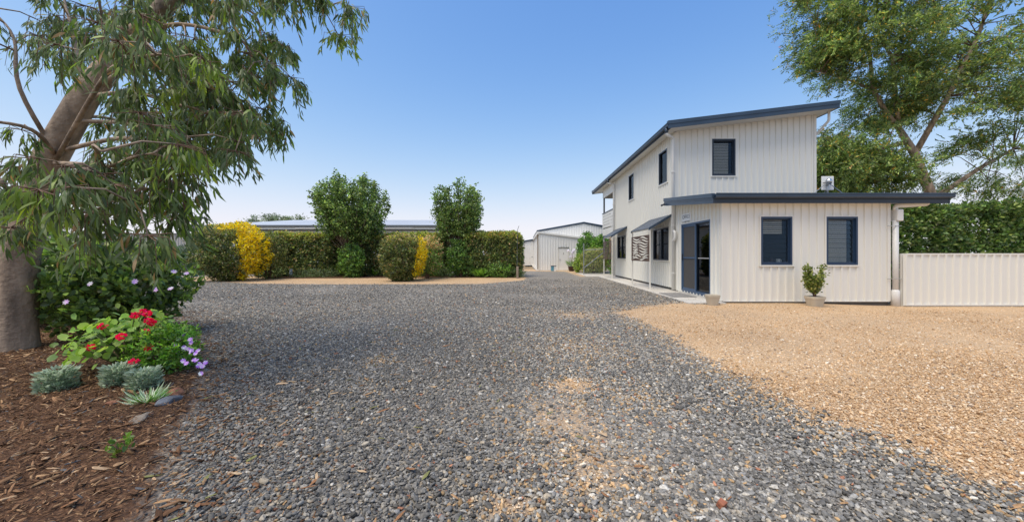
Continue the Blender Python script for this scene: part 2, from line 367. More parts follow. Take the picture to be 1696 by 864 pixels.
# ------------------------------------------------------------------ loose stones and bark: instanced on points
def scatter(name, P, rot, scl, col, rough, flat=.62, seed=0):
    me = bpy.data.meshes.new(name); me.vertices.add(len(P)); me.vertices.foreach_set('co', P.ravel().astype(np.float32)); me.update()
    me.attributes.new('rot', 'FLOAT_VECTOR', 'POINT').data.foreach_set('vector', rot.ravel().astype(np.float32))
    me.attributes.new('scl', 'FLOAT_VECTOR', 'POINT').data.foreach_set('vector', scl.ravel().astype(np.float32))
    c4 = np.ones((len(P), 4), np.float32); c4[:, :3] = col
    me.attributes.new('tint', 'FLOAT_COLOR', 'POINT').data.foreach_set('color', c4.ravel())
    o = link(name, me); o['kind'] = 'stuff'
    m, nt = newmat(name + '_surface'); a = N(nt, 'ShaderNodeAttribute', attribute_name='tint'); a.attribute_type = 'INSTANCER'
    b = N(nt, 'ShaderNodeBsdfPrincipled'); b.inputs['Roughness'].default_value = rough; b.inputs['Specular IOR Level'].default_value = .25
    tc = N(nt, 'ShaderNodeTexCoord'); tn = N(nt, 'ShaderNodeTexNoise'); tn.inputs['Scale'].default_value = 3; tn.inputs['Detail'].default_value = 5
    nt.links.new(tc.outputs['Object'], tn.inputs[0]); f = ramp(nt, tn.outputs[0], [(.3, (.68, .68, .68)), (.7, (1.32, 1.32, 1.32))])
    mx = N(nt, 'ShaderNodeMix', data_type='RGBA', blend_type='MULTIPLY'); mx.inputs[0].default_value = 1
    nt.links.new(a.outputs[0], mx.inputs[6]); nt.links.new(f, mx.inputs[7]); nt.links.new(mx.outputs[2], b.inputs['Base Color']); out(nt, b.outputs[0])
    g = bpy.data.node_groups.new(name + '_nodes', 'GeometryNodeTree')
    g.interface.new_socket('Geometry', in_out='INPUT', socket_type='NodeSocketGeometry'); g.interface.new_socket('Geometry', in_out='OUTPUT', socket_type='NodeSocketGeometry')
    gi = g.nodes.new('NodeGroupInput'); go = g.nodes.new('NodeGroupOutput'); L = g.links.new
    join = g.nodes.new('GeometryNodeJoinGeometry')
    for k in range(5):
        ic = g.nodes.new('GeometryNodeMeshIcoSphere'); ic.inputs['Radius'].default_value = .5; ic.inputs['Subdivisions'].default_value = 2
        ps = g.nodes.new('GeometryNodeInputPosition'); ad = g.nodes.new('ShaderNodeVectorMath'); ad.operation = 'ADD'; ad.inputs[1].default_value = (k*7.3 + seed, k*3.1, 1.7)
        no = g.nodes.new('ShaderNodeTexNoise'); no.inputs['Scale'].default_value = 1.6; no.inputs['Detail'].default_value = 1
        L(ps.outputs[0], ad.inputs[0]); L(ad.outputs[0], no.inputs['Vector'])
        su = g.nodes.new('ShaderNodeVectorMath'); su.operation = 'SUBTRACT'; su.inputs[1].default_value = (.5, .5, .5); L(no.outputs['Color'], su.inputs[0])
        scn = g.nodes.new('ShaderNodeVectorMath'); scn.operation = 'SCALE'; scn.inputs['Scale'].default_value = .98; L(su.outputs[0], scn.inputs[0])
        sp = g.nodes.new('GeometryNodeSetPosition'); L(ic.outputs[0], sp.inputs['Geometry']); L(scn.outputs[0], sp.inputs['Offset'])
        smt = g.nodes.new('GeometryNodeSetMaterial'); smt.inputs['Material'].default_value = m; L(sp.outputs[0], smt.inputs[0])
        ss = g.nodes.new('GeometryNodeSetShadeSmooth'); L(smt.outputs[0], ss.inputs[0]); ti = g.nodes.new('GeometryNodeGeometryToInstance'); L(ss.outputs[0], ti.inputs[0]); L(ti.outputs[0], join.inputs[0])
    def named(n): 
        q = g.nodes.new('GeometryNodeInputNamedAttribute'); q.data_type = 'FLOAT_VECTOR'; q.inputs[0].default_value = n; return q.outputs[0]
    ip = g.nodes.new('GeometryNodeInstanceOnPoints'); L(gi.outputs[0], ip.inputs['Points']); L(join.outputs[0], ip.inputs['Instance'])
    ip.inputs['Pick Instance'].default_value = True
    L(named('rot'), ip.inputs['Rotation']); L(named('scl'), ip.inputs['Scale']); L(ip.outputs[0], go.inputs[0])
    md = o.modifiers.new('scatter', 'NODES'); md.node_group = g; me.materials.append(m)
    return o

def stones():
    def grid(z0, z1, st, keep=1.0):
        ys = np.arange(z0, z1, st); pts = []
        for y in ys:
            hw = 1.45*y + 1.2; xs = np.arange(-hw, hw, st); p = np.stack([xs, np.full(len(xs), y)], 1); pts.append(p)
        P = np.concatenate(pts); P += rng.uniform(-.5, .5, P.shape)*st*1.1
        return P[rng.random(len(P)) < keep]
    near = grid(.9, 4.9, .0155); mid = grid(4.9, 8.8, .0215); far_ = grid(8.8, 19, .036); far_ = far_[rng.random(len(far_)) < np.clip((19.5 - far_[:, 1])/11, 0, 1)*.85]; P = np.concatenate([near, mid, far_]); n = len(P)
    isn = np.arange(n) < len(near)
    P = P[(P[:, 0] > -9) & (P[:, 0] < 12)] if False else P
    o, b = weights(P)
    jit = lambda f, a, s: np.array([mnoise.fractal(Vector((p[0]*f + s, p[1]*f, 0)), 1, 2, 4) for p in P]) * a
    # cheap border noise
    nzo = .25*np.sin(P[:, 0]*7.3 + 2*np.sin(P[:, 1]*5.1))*np.sin(P[:, 1]*6.1 + 1.7*np.sin(P[:, 0]*4.3))
    r = rng.random(n)
    isorg = r < sm((o + nzo*.5*(o > .03)*(o < .97) - .22)/.56)
    isbed = rng.random(n) < sm((b + nzo*.4*(b > .03) - .1)/.9)*.93
    isorg &= ~isbed
    blob = np.zeros(n)
    dk = ~isorg & ~isbed
    Pd = P[dk]; m = len(Pd); od = o[dk]
    sz = np.clip(rng.lognormal(math.log(.0150), .34, m), .007, .034); sz *= np.where(isn[dk], 1, 1.08)*np.where(Pd[:, 1] > 8.8, 1.2, 1)
    rot = np.stack([rng.normal(0, .32, m), rng.normal(0, .32, m), rng.uniform(0, 6.28, m)], 1)
    scl = np.stack([sz*rng.uniform(1.0, 1.5, m), sz*rng.uniform(.78, 1.08, m), sz*rng.uniform(.5, .8, m)], 1)
    pal = np.array([(.115, .108, .097), (.185, .174, .155), (.255, .238, .21), (.33, .305, .262), (.41, .35, .265), (.41, .27, .14), (.34, .16, .095), (.54, .50, .43)])
    pr = np.array([.24, .29, .22, .12, .05, .03, .008, .014]); pr2 = np.array([.14, .17, .16, .13, .12, .18, .02, .05])
    i1 = rng.choice(8, m, p=pr/pr.sum()); i2 = rng.choice(8, m, p=pr2/pr2.sum())
    idx = np.where(rng.random(m) < np.clip(od*2.6, 0, 1), i2, i1)
    col = 1.2*pal[idx] * (1 + .18*rng.normal(size=(m, 1))).clip(.5, 1.6)
    col *= (1 - .24*sm((.9-Pd[:, 0])/1.6)*sm((6.5-Pd[:, 1])/3))[:, None]*np.where(rng.random((m, 1)) < .5, np.array([[.97, 1, 1.05]]), 1)     # stones darker towards the near left, a random half slightly bluer
    z = scl[:, 2]*.26 + rng.uniform(-.003, .009, m)
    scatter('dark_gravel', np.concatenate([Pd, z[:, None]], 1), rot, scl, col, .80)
    # fine orange gravel
    Po = P[isorg]; Po = Po[rng.random(len(Po)) < np.clip(1.25 - Po[:, 1]/7.5, .22, .85)]; m = len(Po)
    sz = np.clip(rng.lognormal(math.log(.0098), .42, m), .005, .030)
    rot = np.stack([rng.normal(0, .4, m), rng.normal(0, .4, m), rng.uniform(0, 6.28, m)], 1)
    scl = np.stack([sz*rng.uniform(.9, 1.5, m), sz*rng.uniform(.7, 1.05, m), sz*rng.uniform(.5, .8, m)], 1)
    pal = np.array([(.58, .385, .21), (.67, .47, .28), (.72, .56, .38), (.44, .27, .14), (.78, .68, .54), (.28, .21, .16)])
    col = pal[rng.choice(6, m, p=[.3, .3, .18, .12, .06, .04])] * (1 + .15*rng.normal(size=(m, 1))).clip(.6, 1.4)
    z = scl[:, 2]*.3 + .002
    scatter('orange_gravel', np.concatenate([Po, z[:, None] - .08*sm((Po[:, 0:1]-6.5)/3)*sm((Po[:, 1:2]-5)/4)], 1), rot, scl, col.clip(0, 1), .8)
    # bark mulch: flakes and splinters in the bed, thinning out over the stones
    G = grid(.9, 8, .018); ob, bb = weights(G); bb = sm(sdf(G, BED)/1.7 + .64)
    K = G[rng.random(len(G)) < bb**1.1*.97]; m = len(K)
    ln = np.clip(rng.lognormal(math.log(.019), .6, m), .008, .10)
    rot = np.stack([rng.normal(0, .28, m), rng.normal(0, .3, m), rng.uniform(0, 6.28, m)], 1)
    scl = np.stack([ln, ln*rng.uniform(.10, .36, m), ln*rng.uniform(.07, .16, m)], 1)
    pal = np.array([(.09, .046, .024), (.17, .088, .045), (.26, .145, .075), (.36, .22, .115), (.50, .34, .20), (.10, .10, .102)])
    col = pal[rng.choice(6, m, p=[.27, .3, .2, .12, .05, .06])] * (1 + .2*rng.normal(size=(m, 1))).clip(.5, 1.5)
    bz = weights(K)[1]*.03
    scatter('bark_mulch', np.concatenate([K, (bz + rng.uniform(.004, .02, m))[:, None]], 1), rot, scl, col, .85, seed=40)
    # a few fallen leaves and bark strips on the stones
    m = 420; K = np.stack([rng.normal(-1.6, 1.5, m), rng.uniform(1.6, 6.5, m)], 1)
    ln = rng.uniform(.03, .10, m); rot = np.stack([rng.normal(0, .15, m), rng.normal(0, .15, m), rng.uniform(0, 6.28, m)], 1)
    scl = np.stack([ln, ln*rng.uniform(.12, .24, m), np.full(m, .004)], 1)
    pal = np.array([(.40, .24, .12), (.30, .15, .07), (.5, .36, .22), (.22, .22, .08)])
    scatter('leaf_litter', np.concatenate([K, rng.uniform(.014, .024, (m, 1))], 1), rot, scl, pal[rng.choice(4, m)], .8, seed=80)
stones()

# ------------------------------------------------------------------ ribbed wall sheets
PITCH = .203
def ribbed(u0, u1, v0, vtop, openings, T, parent, m, sheet=4, phase=.1, name='cladding_sheet', hgt=.032, pitch=PITCH):
    """steel sheets with trapezoid ribs between u0 and u1; openings are left free; sheet=0 gives one mesh"""
    bps = {u0, u1}; prof = []
    k = math.floor((u0 - phase) / pitch) - 1
    while phase + k*pitch < u1 + pitch:
        c = phase + k*pitch; prof += [(c-.032, 0), (c-.020, hgt), (c+.020, hgt), (c+.032, 0)]; k += 1
    pu = np.array([p[0] for p in prof]); pn = np.array([p[1] for p in prof])
    for x in pu:
        if u0 < x < u1: bps.add(float(x))
    for a, b, c, d in openings: bps.add(a); bps.add(b)
    bl = sorted(x for x in bps if u0 - 1e-6 <= x <= u1 + 1e-6)
    groups = {}
    for a, b in zip(bl[:-1], bl[1:]):
        if b - a < 1e-5: continue
        mid = (a+b)/2; gi = int((mid-phase+pitch/2) // (pitch*sheet)) if sheet else 0
        mb = groups.setdefault(gi, []); na, nb = float(np.interp(a, pu, pn)), float(np.interp(b, pu, pn))
        cuts = sorted((c, d) for (p, q, c, d) in openings if p - 1e-6 <= mid <= q + 1e-6)
        lo = v0; segs = []
        for c, d in cuts:
            if c > lo: segs.append((lo, lo, c, c))
            lo = d
        segs.append((lo, lo, vtop(a), vtop(b)))
        for va, vb, vc, vd in segs:
            mb.append((a, va, vc, [T(a, va, na), T(b, vb, nb), T(b, vd, nb), T(a, vc, na)], b))
    for gi in sorted(groups):               # an opening can cut a sheet into separate pieces: each piece is its own object
        q = groups[gi]; comp = list(range(len(q)))
        def root(i):
            while comp[i] != i: i = comp[i]
            return i
        for i in range(len(q)):
            for j in range(i+1, len(q)):
                if abs(q[i][4]-q[j][0]) < 1e-6 and min(q[i][2], q[j][2]) - max(q[i][1], q[j][1]) > 1e-4: comp[root(j)] = root(i)
        pcs = {}
        for i in range(len(q)): pcs.setdefault(root(i) if sheet else 0, MB()).add(q[i][3], [(0, 1, 2, 3)])
        for k in pcs: pcs[k].build(name, m, parent)

def slab_uvn(mb, T, u0, u1, v0, v1, n0, n1):
    p = [T(u0, v0, n0), T(u1, v0, n0), T(u1, v0, n1), T(u0, v0, n1), T(u0, v1, n0), T(u1, v1, n0), T(u1, v1, n1), T(u0, v1, n1)]
    return mb.hexa(p)
def ring(T, u0, u1, v0, v1, wd, n0, n1):
    mb = MB(); slab_uvn(mb, T, u0, u1, v0, v0+wd, n0, n1); slab_uvn(mb, T, u0, u1, v1-wd, v1, n0, n1)
    slab_uvn(mb, T, u0, u0+wd, v0+wd, v1-wd, n0, n1); slab_uvn(mb, T, u1-wd, u1, v0+wd, v1-wd, n0, n1); return mb
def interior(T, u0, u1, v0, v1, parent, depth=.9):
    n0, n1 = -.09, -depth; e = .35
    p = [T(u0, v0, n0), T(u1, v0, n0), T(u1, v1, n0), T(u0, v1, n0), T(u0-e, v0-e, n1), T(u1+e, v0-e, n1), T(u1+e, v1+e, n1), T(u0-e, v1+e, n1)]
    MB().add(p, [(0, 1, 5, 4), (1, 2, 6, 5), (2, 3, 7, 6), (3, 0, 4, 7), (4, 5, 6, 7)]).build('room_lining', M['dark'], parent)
def window(T, u0, u1, v0, v1, parent, style='louvre', frame=M['bluealu'], blind=None):
    w_ = ring(T, u0, u1, v0, v1, .045, -.085, .034).build('window', frame, parent)
    mb = MB()                                      # cream flashing round the opening
    slab_uvn(mb, T, u0-.035, u1+.035, v1, v1+.03, -.01, .030); slab_uvn(mb, T, u0-.035, u0-.001, v0, v1, -.01, .029); slab_uvn(mb, T, u1+.001, u1+.035, v0, v1, -.01, .029)
    mb.build('flashing', M['trim'], w_)
    slab_uvn(MB(), T, u0-.045, u1+.045, v0-.04, v0-.001, -.01, .048).build('sill', M['trim'], w_)
    interior(T, u0, u1, v0, v1, w_)
    a, b, c, d = u0+.045, u1-.045, v0+.045, v1-.045
    if style == 'louvre':
        st = ring(T, a, b, c, d, .03, -.08, -.012); st.build('louvre_gallery', frame, w_)
        a += .03; b -= .03; c += .03; d -= .03
        n = 9; stp = (d-c)/n
        me = None
        for i in range(n):
            z = c + (i+.5)*stp; q = MB(); h = stp*.54
            p = [(a+.002, z-h, -.028), (b-.002, z-h, -.028), (b-.002, z-h, -.034), (a+.002, z-h, -.034), (a+.002, z+h, -.056), (b-.002, z+h, -.056), (b-.002, z+h, -.062), (a+.002, z+h, -.062)]
            q.hexa([T(*x) for x in p]).build('louvre_blade', M['glass'], w_)
    elif style == 'slider':
        mid = (a+b)/2
        slab_uvn(MB(), T, mid-.022, mid+.022, c, d, -.06, .02).build('mullion', frame, w_)
        slab_uvn(MB(), T, a, b, c+(d-c)*.48, c+(d-c)*.48+.03, -.055, -.03).build('transom', frame, w_)
        slab_uvn(MB(), T, a, mid-.022, c, d, -.036, -.030).build('pane', M['glass'], w_)
        slab_uvn(MB(), T, mid+.022, b, c, d, -.036, -.030).build('pane', M['glass'], w_)
        for s in (0, 1):                             # gathered curtains
            mb = MB(); n = 26; x0 = a if s == 0 else mid+.04; x1 = (mid-.04) if s == 0 else b; 
            pts = [(x0 + (x1-x0)*i/n, -.16 + .025*math.sin(i*1.9)) for i in range(n+1)]
            for i in range(n):
                sag = .25*(i/n)**2 if s else .25*(1-i/n)**2
                mb.add([T(pts[i][0], c+.12, pts[i][1]), T(pts[i+1][0], c+.12, pts[i+1][1]), T(pts[i+1][0], d, pts[i+1][1]), T(pts[i][0], d, pts[i][1])], [(0, 1, 2, 3)])
            mb.build('curtain', M['curtain'], w_)
    else:
        slab_uvn(MB(), T, a, b, c, d, -.036, -.030).build('pane', M['mesh'] if style == 'screen' else M['glass'], w_)
    if blind:
        b0, b1 = blind; n = max(2, int((b1-b0)/.05)); mb = MB()
        for i in range(n):
            z = b0 + (b1-b0)*(i+.5)/n
            p = [(a, z-.022, -.115), (b-.09, z-.022, -.115), (b-.09, z-.022, -.118), (a, z-.022, -.118), (a, z+.022, -.13), (b-.09, z+.022, -.13), (b-.09, z+.022, -.133), (a, z+.022, -.133)]
            mb.hexa([T(*x) for x in p])
        mb.build('blind', M['blind'], w_)
    return w_

# ------------------------------------------------------------------ the two-storey house with its office
XW, YO, YT, YE, YB, XR, XO = 5.156, 9.45, 12.38, 20.4, 23.45, 9.90, 9.46
SL = .12
house = thing('house', 'two-storey cream ribbed steel house with slate blue roof trim and a low office wing', 'house', (XW, YT, 0))
TL = lambda u, v, n: Vector((XW - n, u, v))         # the long side wall, u runs away from the camera
TF = lambda u, v, n: Vector((u, YT - n, v))         # the upper front wall
TO = lambda u, v, n: Vector((u, YO - n, v))         # the office front
wtop = lambda x: 5.40 + SL*(x - XW)
W_long_up = [(13.0, 13.78, 3.83, 5.02), (16.9, 17.7, 3.83, 5.02)]
W_long_lo = [(12.84, 14.37, 1.03, 2.22), (18.2, 19.8, 1.03, 2.2)]
DOOR = (10.0, 11.82, .10, 2.21)
ribbed(YT+.03, YE, .10, lambda u: 5.40, W_long_up + W_long_lo, TL, house, M['clad'], phase=.07)
ribbed(YO+.03, YT-.05, .05, lambda u: 2.62 + (u-9.2)*.11, [DOOR], TL, house, M['clad'], phase=.02)
ribbed(XW+.03, XR, 2.95, wtop, [(6.40, 7.19, 3.90, 5.15)], TF, house, M['clad'], phase=.06)
ribbed(XW+.03, XO, .045, lambda u: 2.66, [(6.145, 6.95, .975, 2.22), (7.83, 8.64, .975, 2.22)], TO, house, M['clad'], phase=.115)
# walls the photograph does not face, so that the rooms are closed
ribbed(YT, YE, .1, lambda u: 5.95, [], lambda u, v, n: Vector((XR + n, u, v)), house, M['clad'], sheet=0, name='end_wall')
ribbed(XW, XR, .1, wtop, [], lambda u, v, n: Vector((u, YE + n, v)), house, M['clad'], sheet=0, name='rear_wall')
ribbed(YO, YT, .05, lambda u: 2.62 + (u-9.2)*.11, [], lambda u, v, n: Vector((XO + n, u, v)), house, M['clad'], sheet=0, name='office_end_wall')
# corner trims
for (x, y, z0, z1) in ((XW, YT, 2.95, 5.36), (XW, YO, .045, 2.62), (XW, YE, .1, 5.36)):
    MB().box(x-.028, x+.05, y-.028, y+.05, z0, z1).build('corner_trim', M['trim'], house)
MB().box(XW-.026, XW+.05, YT-.05, YT-.035, .05, 2.9).build('corner_trim', M['trim'], house)
MB().box(XR-.05, XR+.03, YT-.029, YT+.03, 2.95, wtop(XR)-.02).build('corner_trim', M['trim'], house)
MB().box(XO-.05, XO+.03, YO-.029, YO+.03, .045, 2.6).build('corner_trim', M['trim'], house)
# slab edge under the cladding and bottom flashing
slm = paint('slab_edge', (.10, .09, .08), .9, .2)
MB().box(XW+.01, XO, YO+.02, YT, -.2, .05).box(XW+.01, XR, YT+.002, YE, -.2, .1).build('footing', slm, house)
MB().box(XW+.02, XO, YO-.032, YO-.002, .03, .045).box(XW-.03, XW-.002, YO, DOOR[0]-.05, .035, .05).build('base_flashing', M['trim'], house)
# windows
WU = window(TF, 6.40, 7.19, 3.90, 5.15, house, 'louvre', M['navy'], blind=(4.0, 5.05))
window(TO, 6.145, 6.95, .975, 2.22, house, 'louvre', M['bluealu'], blind=(1.78, 2.16))
W2 = window(TO, 7.83, 8.64, .975, 2.22, house, 'louvre', M['bluealu'], blind=(1.04, 2.16))
for (a, b, c, d) in W_long_up: window(TL, a, b, c, d, house, 'pane', M['navy'])
for (a, b, c, d) in W_long_lo: window(TL, a, b, c, d, house, 'slider', M['navy'])
# sliding door
a, b, c, d = DOOR
dr = ring(TL, a, b, c, d, .05, -.09, .03).build('sliding_door', M['doorblue_sunlit'], house)
slab_uvn(MB(), TL, a-.03, b+.03, d, d+.03, -.01, .03).build('flashing', M['trim'], dr)
slab_uvn(MB(), TL, b+.001, b+.03, c, d, -.01, .029).build('flashing', M['trim'], dr); slab_uvn(MB(), TL, a-.03, a-.001, c, d, -.01, .029).build('flashing', M['trim'], dr)
interior(TL, a, b, c, d, dr, 2.2)
mid = (a+b)/2
ring(TL, mid-.03, b-.05, c+.05, d-.05, .055, -.02, .012).build('screen_frame', M['doorblue_sunlit'], dr)
slab_uvn(MB(), TL, mid+.025, b-.105, c+.105, d-.105, -.006, -.002).build('fly_screen', M['mesh'], dr)
slab_uvn(MB(), TL, mid+.025, b-.105, 1.12, 1.165, -.018, .016).build('mid_rail', M['doorblue_sunlit'], dr)
slab_uvn(MB(), TL, b-.085, b-.06, 1.06, 1.26, .013, .04).build('handle', M['navy'], dr)
ring(TL, a+.05, mid+.02, c+.05, d-.05, .04, -.07, -.03).build('glass_frame', M['navy'], dr)
slab_uvn(MB(), TL, a+.09, mid-.02, c+.09, d-.09, -.052, -.046).build('pane', M['dglass'], dr)
for i in range(12): slab_uvn(MB(), TL, a+.11 + i*.064, a+.15 + i*.064, 1.125, 1.15, -.0455, -.0445).build('safety_dot', M['white'], dr)
MB().box(XW-.02, XW+.1, a-.02, b+.02, .06, .098).build('threshold', M['doorblue_sunlit'], dr)
MB().box(XW-.06, XW+.008, a-.1, b+.2, -.1, .058).build('door_step', M['concrete'], house)

# main roof: sheet, soffit, barges, gutter
def roofsheet(x0, x1, y0, y1, zf, name, m, along='x', hgt=.03, th=.0):
    """ribbed roof sheet whose height is zf(x, y); ribs run along the fall"""
    mb = MB(); k = 0
    if along == 'x':
        y = y0
        while y < y1 - 1e-6:
            for (p, q, hp, hq) in ((0, .135, 0, 0), (.135, .155, 0, hgt), (.155, .185, hgt, hgt), (.185, .203, hgt, 0)):
                ya, yb = min(y+p, y1), min(y+q, y1)
                if yb > ya: mb.add([(x0, ya, zf(x0, ya)+hp), (x1, ya, zf(x1, ya)+hp), (x1, yb, zf(x1, yb)+hq), (x0, yb, zf(x0, yb)+hq)], [(0, 1, 2, 3)])
            y += .203
    else:
        x = x0
        while x < x1 - 1e-6:
            for (p, q, hp, hq) in ((0, .135, 0, 0), (.135, .155, 0, hgt), (.155, .185, hgt, hgt), (.185, .203, hgt, 0)):
                xa, xb = min(x+p, x1), min(x+q, x1)
                if xb > xa: mb.add([(xa, y0, zf(xa, y0)+hp), (xb, y0, zf(xb, y0)+hq), (xb, y1, zf(xb, y1)+hq), (xa, y1, zf(xa, y1)+hp)], [(0, 1, 2, 3)])
            x += .203
    return mb
XF, XBR, Y0R, Y1R = 4.80, 10.27, 11.83, 24.9
sof = lambda x: 5.40 + SL*(x-XW)
rt = lambda x, y=0: sof(x) + .165
roofsheet(XF-.05, XBR-.02, Y0R+.03, Y1R-.03, lambda x, y: rt(x), 'roof', M['blue']).build('roof', M['blue'], house)
MB().add([(XF+.012, Y0R+.02, sof(XF)), (XBR-.01, Y0R+.02, sof(XBR)), (XBR-.01, Y1R-.02, sof(XBR)), (XF+.012, Y1R-.02, sof(XF))], [(3, 2, 1, 0)]).build('soffit', M['soffit'], house)
def barge(y, s, x0=XF-.08, x1=XBR):
    mb = MB(); z0, z1 = sof(x0), sof(x1)
    mb.hexa([(x0, y, z0-.02), (x1, y, z1-.02), (x1, y+.02*s, z1-.02), (x0, y+.02*s, z0-.02), (x0, y, z0+.115), (x1, y, z1+.115), (x1, y+.02*s, z1+.115), (x0, y+.02*s, z0+.115)])
    mb.hexa([(x0-.02, y-.016*s, z0+.112), (x1+.02, y-.016*s, z1+.112), (x1+.02, y+.10*s, z1+.125), (x0-.02, y+.10*s, z0+.125), (x0-.02, y-.016*s, z0+.225), (x1+.02, y-.016*s, z1+.225), (x1+.02, y+.10*s, z1+.225), (x0-.02, y+.10*s, z0+.225)])
    return mb
barge(Y0R, 1).build('barge_capping', M['blue'], house); barge(Y1R, -1).build('barge_capping', M['blue'], house)
MB().box(XF-.004, XF+.012, Y0R+.022, Y1R-.022, sof(XF)-.02, sof(XF)+.14).build('fascia', M['blue'], house)
MB().box(XBR-.01, XBR+.006, Y0R+.022, Y1R-.022, sof(XBR)-.02, sof(XBR)+.11).build('fascia', M['blue'], house)
def gutter_prof(T, u0, u1):
    """quad-profile gutter along u; T(u, n, v): n outwards"""
    pr = [(0, .115), (0, 0), (.075, 0), (.10, .03), (.10, .085), (.118, .092), (.118, .122), (.106, .122), (.106, .10), (.09, .092), (.09, .034), (.07, .012), (.012, .012), (.012, .115)]
    mb = MB(); n = len(pr); mb.add([T(u0, p, q) for p, q in pr] + [T(u1, p, q) for p, q in pr], [(i, (i+1) % n, n+(i+1) % n, n+i) for i in range(n)] + [tuple(range(n)), tuple(range(2*n-1, n-1, -1))])
    return mb
gutter_prof(lambda u, n, v: Vector((XF-.006-n, u, sof(XF)+.035+v)), Y0R+.005, Y1R-.005).build('gutter', M['blue'], house)
for y in (12.2, 19.6, 22.4):
    pass
def downpipe(pts, r, parent, m=M['pvc'], clips=()):
    o = MB().tube(pts, r, 14).build('downpipe', m, parent, smooth=True)
    for z in clips:
        MB().box(pts[-1][0]-r-.012, pts[-1][0]+r+.012, pts[-1][1]-r-.012, pts[-1][1]+r+.03, z, z+.025).build('clip', m, o)
    return o
def bend(pts, k=.06, n=4):
    """round the corners of a polyline"""
    pts = [Vector(p) for p in pts]; o = [pts[0]]
    for i in range(1, len(pts)-1):
        a = pts[i] + (pts[i-1]-pts[i]).normalized()*k; c = pts[i] + (pts[i+1]-pts[i]).normalized()*k
        for j in range(n+1):
            t = j/n; o.append(a*(1-t)**2 + pts[i]*2*t*(1-t) + c*t*t)
    return o + [pts[-1]]
for y, yw in ((12.05, 12.30), (20.3, 20.33)):
    o = downpipe(bend([(XF-.06, y, sof(XF)+.05), (XF-.06, y, sof(XF)-.12)]), .055, house, M['blue'])
    downpipe(bend([(XF-.06, y, sof(XF)-.1), (XF-.02, y, 5.17), (XW-.10, yw, 5.17), (XW-.10, yw, .06)], .05), .047, house, clips=(4.0, 2.2, .6))
MB().tube(bend([(XW-.10, 12.30, 1.72), (XW-.10, 12.20, 1.72), (XW-.10, 12.14, 1.78), (XW-.10, 12.14, 1.98), (XW-.10, 12.22, 2.03)], .05), .045, 12).build('overflow_pipe', M['pvc'], house, smooth=True)
downpipe(bend([(XBR-.13, 12.1, sof(XBR)-.03), (XBR-.13, 12.1, 5.68), (XR+.05, 12.5, 5.25), (XR+.06, 12.5, 3.2)], .05), .04, house)
# office roof: rises to the back, gutter along the front, barge on the left
XOB, XOE = 4.78, 10.75
zo = lambda y: 2.55 + (y-9.2)*.112
roofsheet(XOB+.02, XOE-.02, 9.16, YT-.03, lambda x, y: zo(y)+.17, 'office_roof', M['blue'], along='y').build('office_roof', M['blue'], house)
MB().add([(XOB+.01, 9.215, zo(9.215)), (XOE, 9.215, zo(9.215)), (XOE, YT-.03, zo(YT)), (XOB+.01, YT-.03, zo(YT))], [(3, 2, 1, 0)]).build('soffit', M['soffit'], house)
MB().box(XOB+.001, XOE, 9.198, 9.214, 2.535, 2.69).build('fascia', M['navy'], house)
gutter_prof(lambda u, n, v: Vector((u, 9.195-n, 2.655+v)), XOB+.03, XOE+.03).build('gutter', M['blue'], house)
def obarge(x, s):
    ya, yb = 9.19, YT-.03; mb = MB()
    for (n0, n1, q0, q1) in ((0, .014, -.02, .075), (-.012, .016, .073, .09), (-.006, .012, .089, .13), (-.03, .05, .131, .235)):
        mb.hexa([(x+s*n0, ya, zo(ya)+q0), (x+s*n1, ya, zo(ya)+q0), (x+s*n1, yb, zo(yb)+q0), (x+s*n0, yb, zo(yb)+q0), (x+s*n0, ya, zo(ya)+q1), (x+s*n1, ya, zo(ya)+q1), (x+s*n1, yb, zo(yb)+q1), (x+s*n0, yb, zo(yb)+q1)])
    return mb
obarge(XOB, 1).build('barge_capping', M['blue'], house); obarge(XOE, -1).build('barge_capping', M['blue'], house)
MB().tube([(XOB-.02, 12.25, zo(12.25)+.04), (XOB-.14, 12.28, zo(12.25)-.01)], .03, 10).build('overflow_spout', M['navy'], house, smooth=True)
# the rain-water pipe at the right end of the office
PX, PY = 9.585, 9.40
dp = MB().tube([(PX, PY, .13), (PX, PY, 2.12)], .064, 18).build('downpipe', M['pvc'], house, smooth=True)
MB().tube([(PX, PY, -.10), (PX, PY, .30), (PX, PY, .34)], [.09, .09, .066], 18).build('pipe_collar', M['pvc'], dp, smooth=True)
rh = bevel(MB().box(PX-.04, PX+.12, PY-.10, PY+.10, 2.10, 2.40).build('rain_head', M['pvc'], house), .02, 3)
MB().lathe([(.0, 0), (.05, 0), (.055, .012), (.035, .016), (0, .016)], (0, 0, 0), 16).build('vent', M['pvc'], rh)
v = [c for c in house.children if c.name.startswith('rain_head')][0].children[0]
for p in v.data.vertices: p.co = Vector((PX+.06 + p.co.x + XW - XW, PY-.10 - (p.co.z + 0), 2.26 + p.co.y*1.9)) - Vector((XW, YT, 0)) if False else p.co
v.data.transform(Matrix.Translation((PX+.04-XW + XW, PY-.101-YT + YT, 2.25)) @ Matrix.Rotation(R(90), 4, 'X') @ Matrix.Translation((XW, YT, 0)))
MB().tube(bend([(PX, PY, 2.38), (PX, PY, 2.49), (PX+.85, PY+.02, 2.545), (PX+.85, PY+.02, 2.64)], .06), .055, 14).build('inlet_pipe', M['pvc'], house, smooth=True)
for z in (.62, 1.98): 
    MB().tube([(PX-.20, YO-.04, z), (PX-.10, PY-.06, z), (PX+.10, PY-.06, z)], .008, 6).build('pipe_bracket', M['chrome'], house)
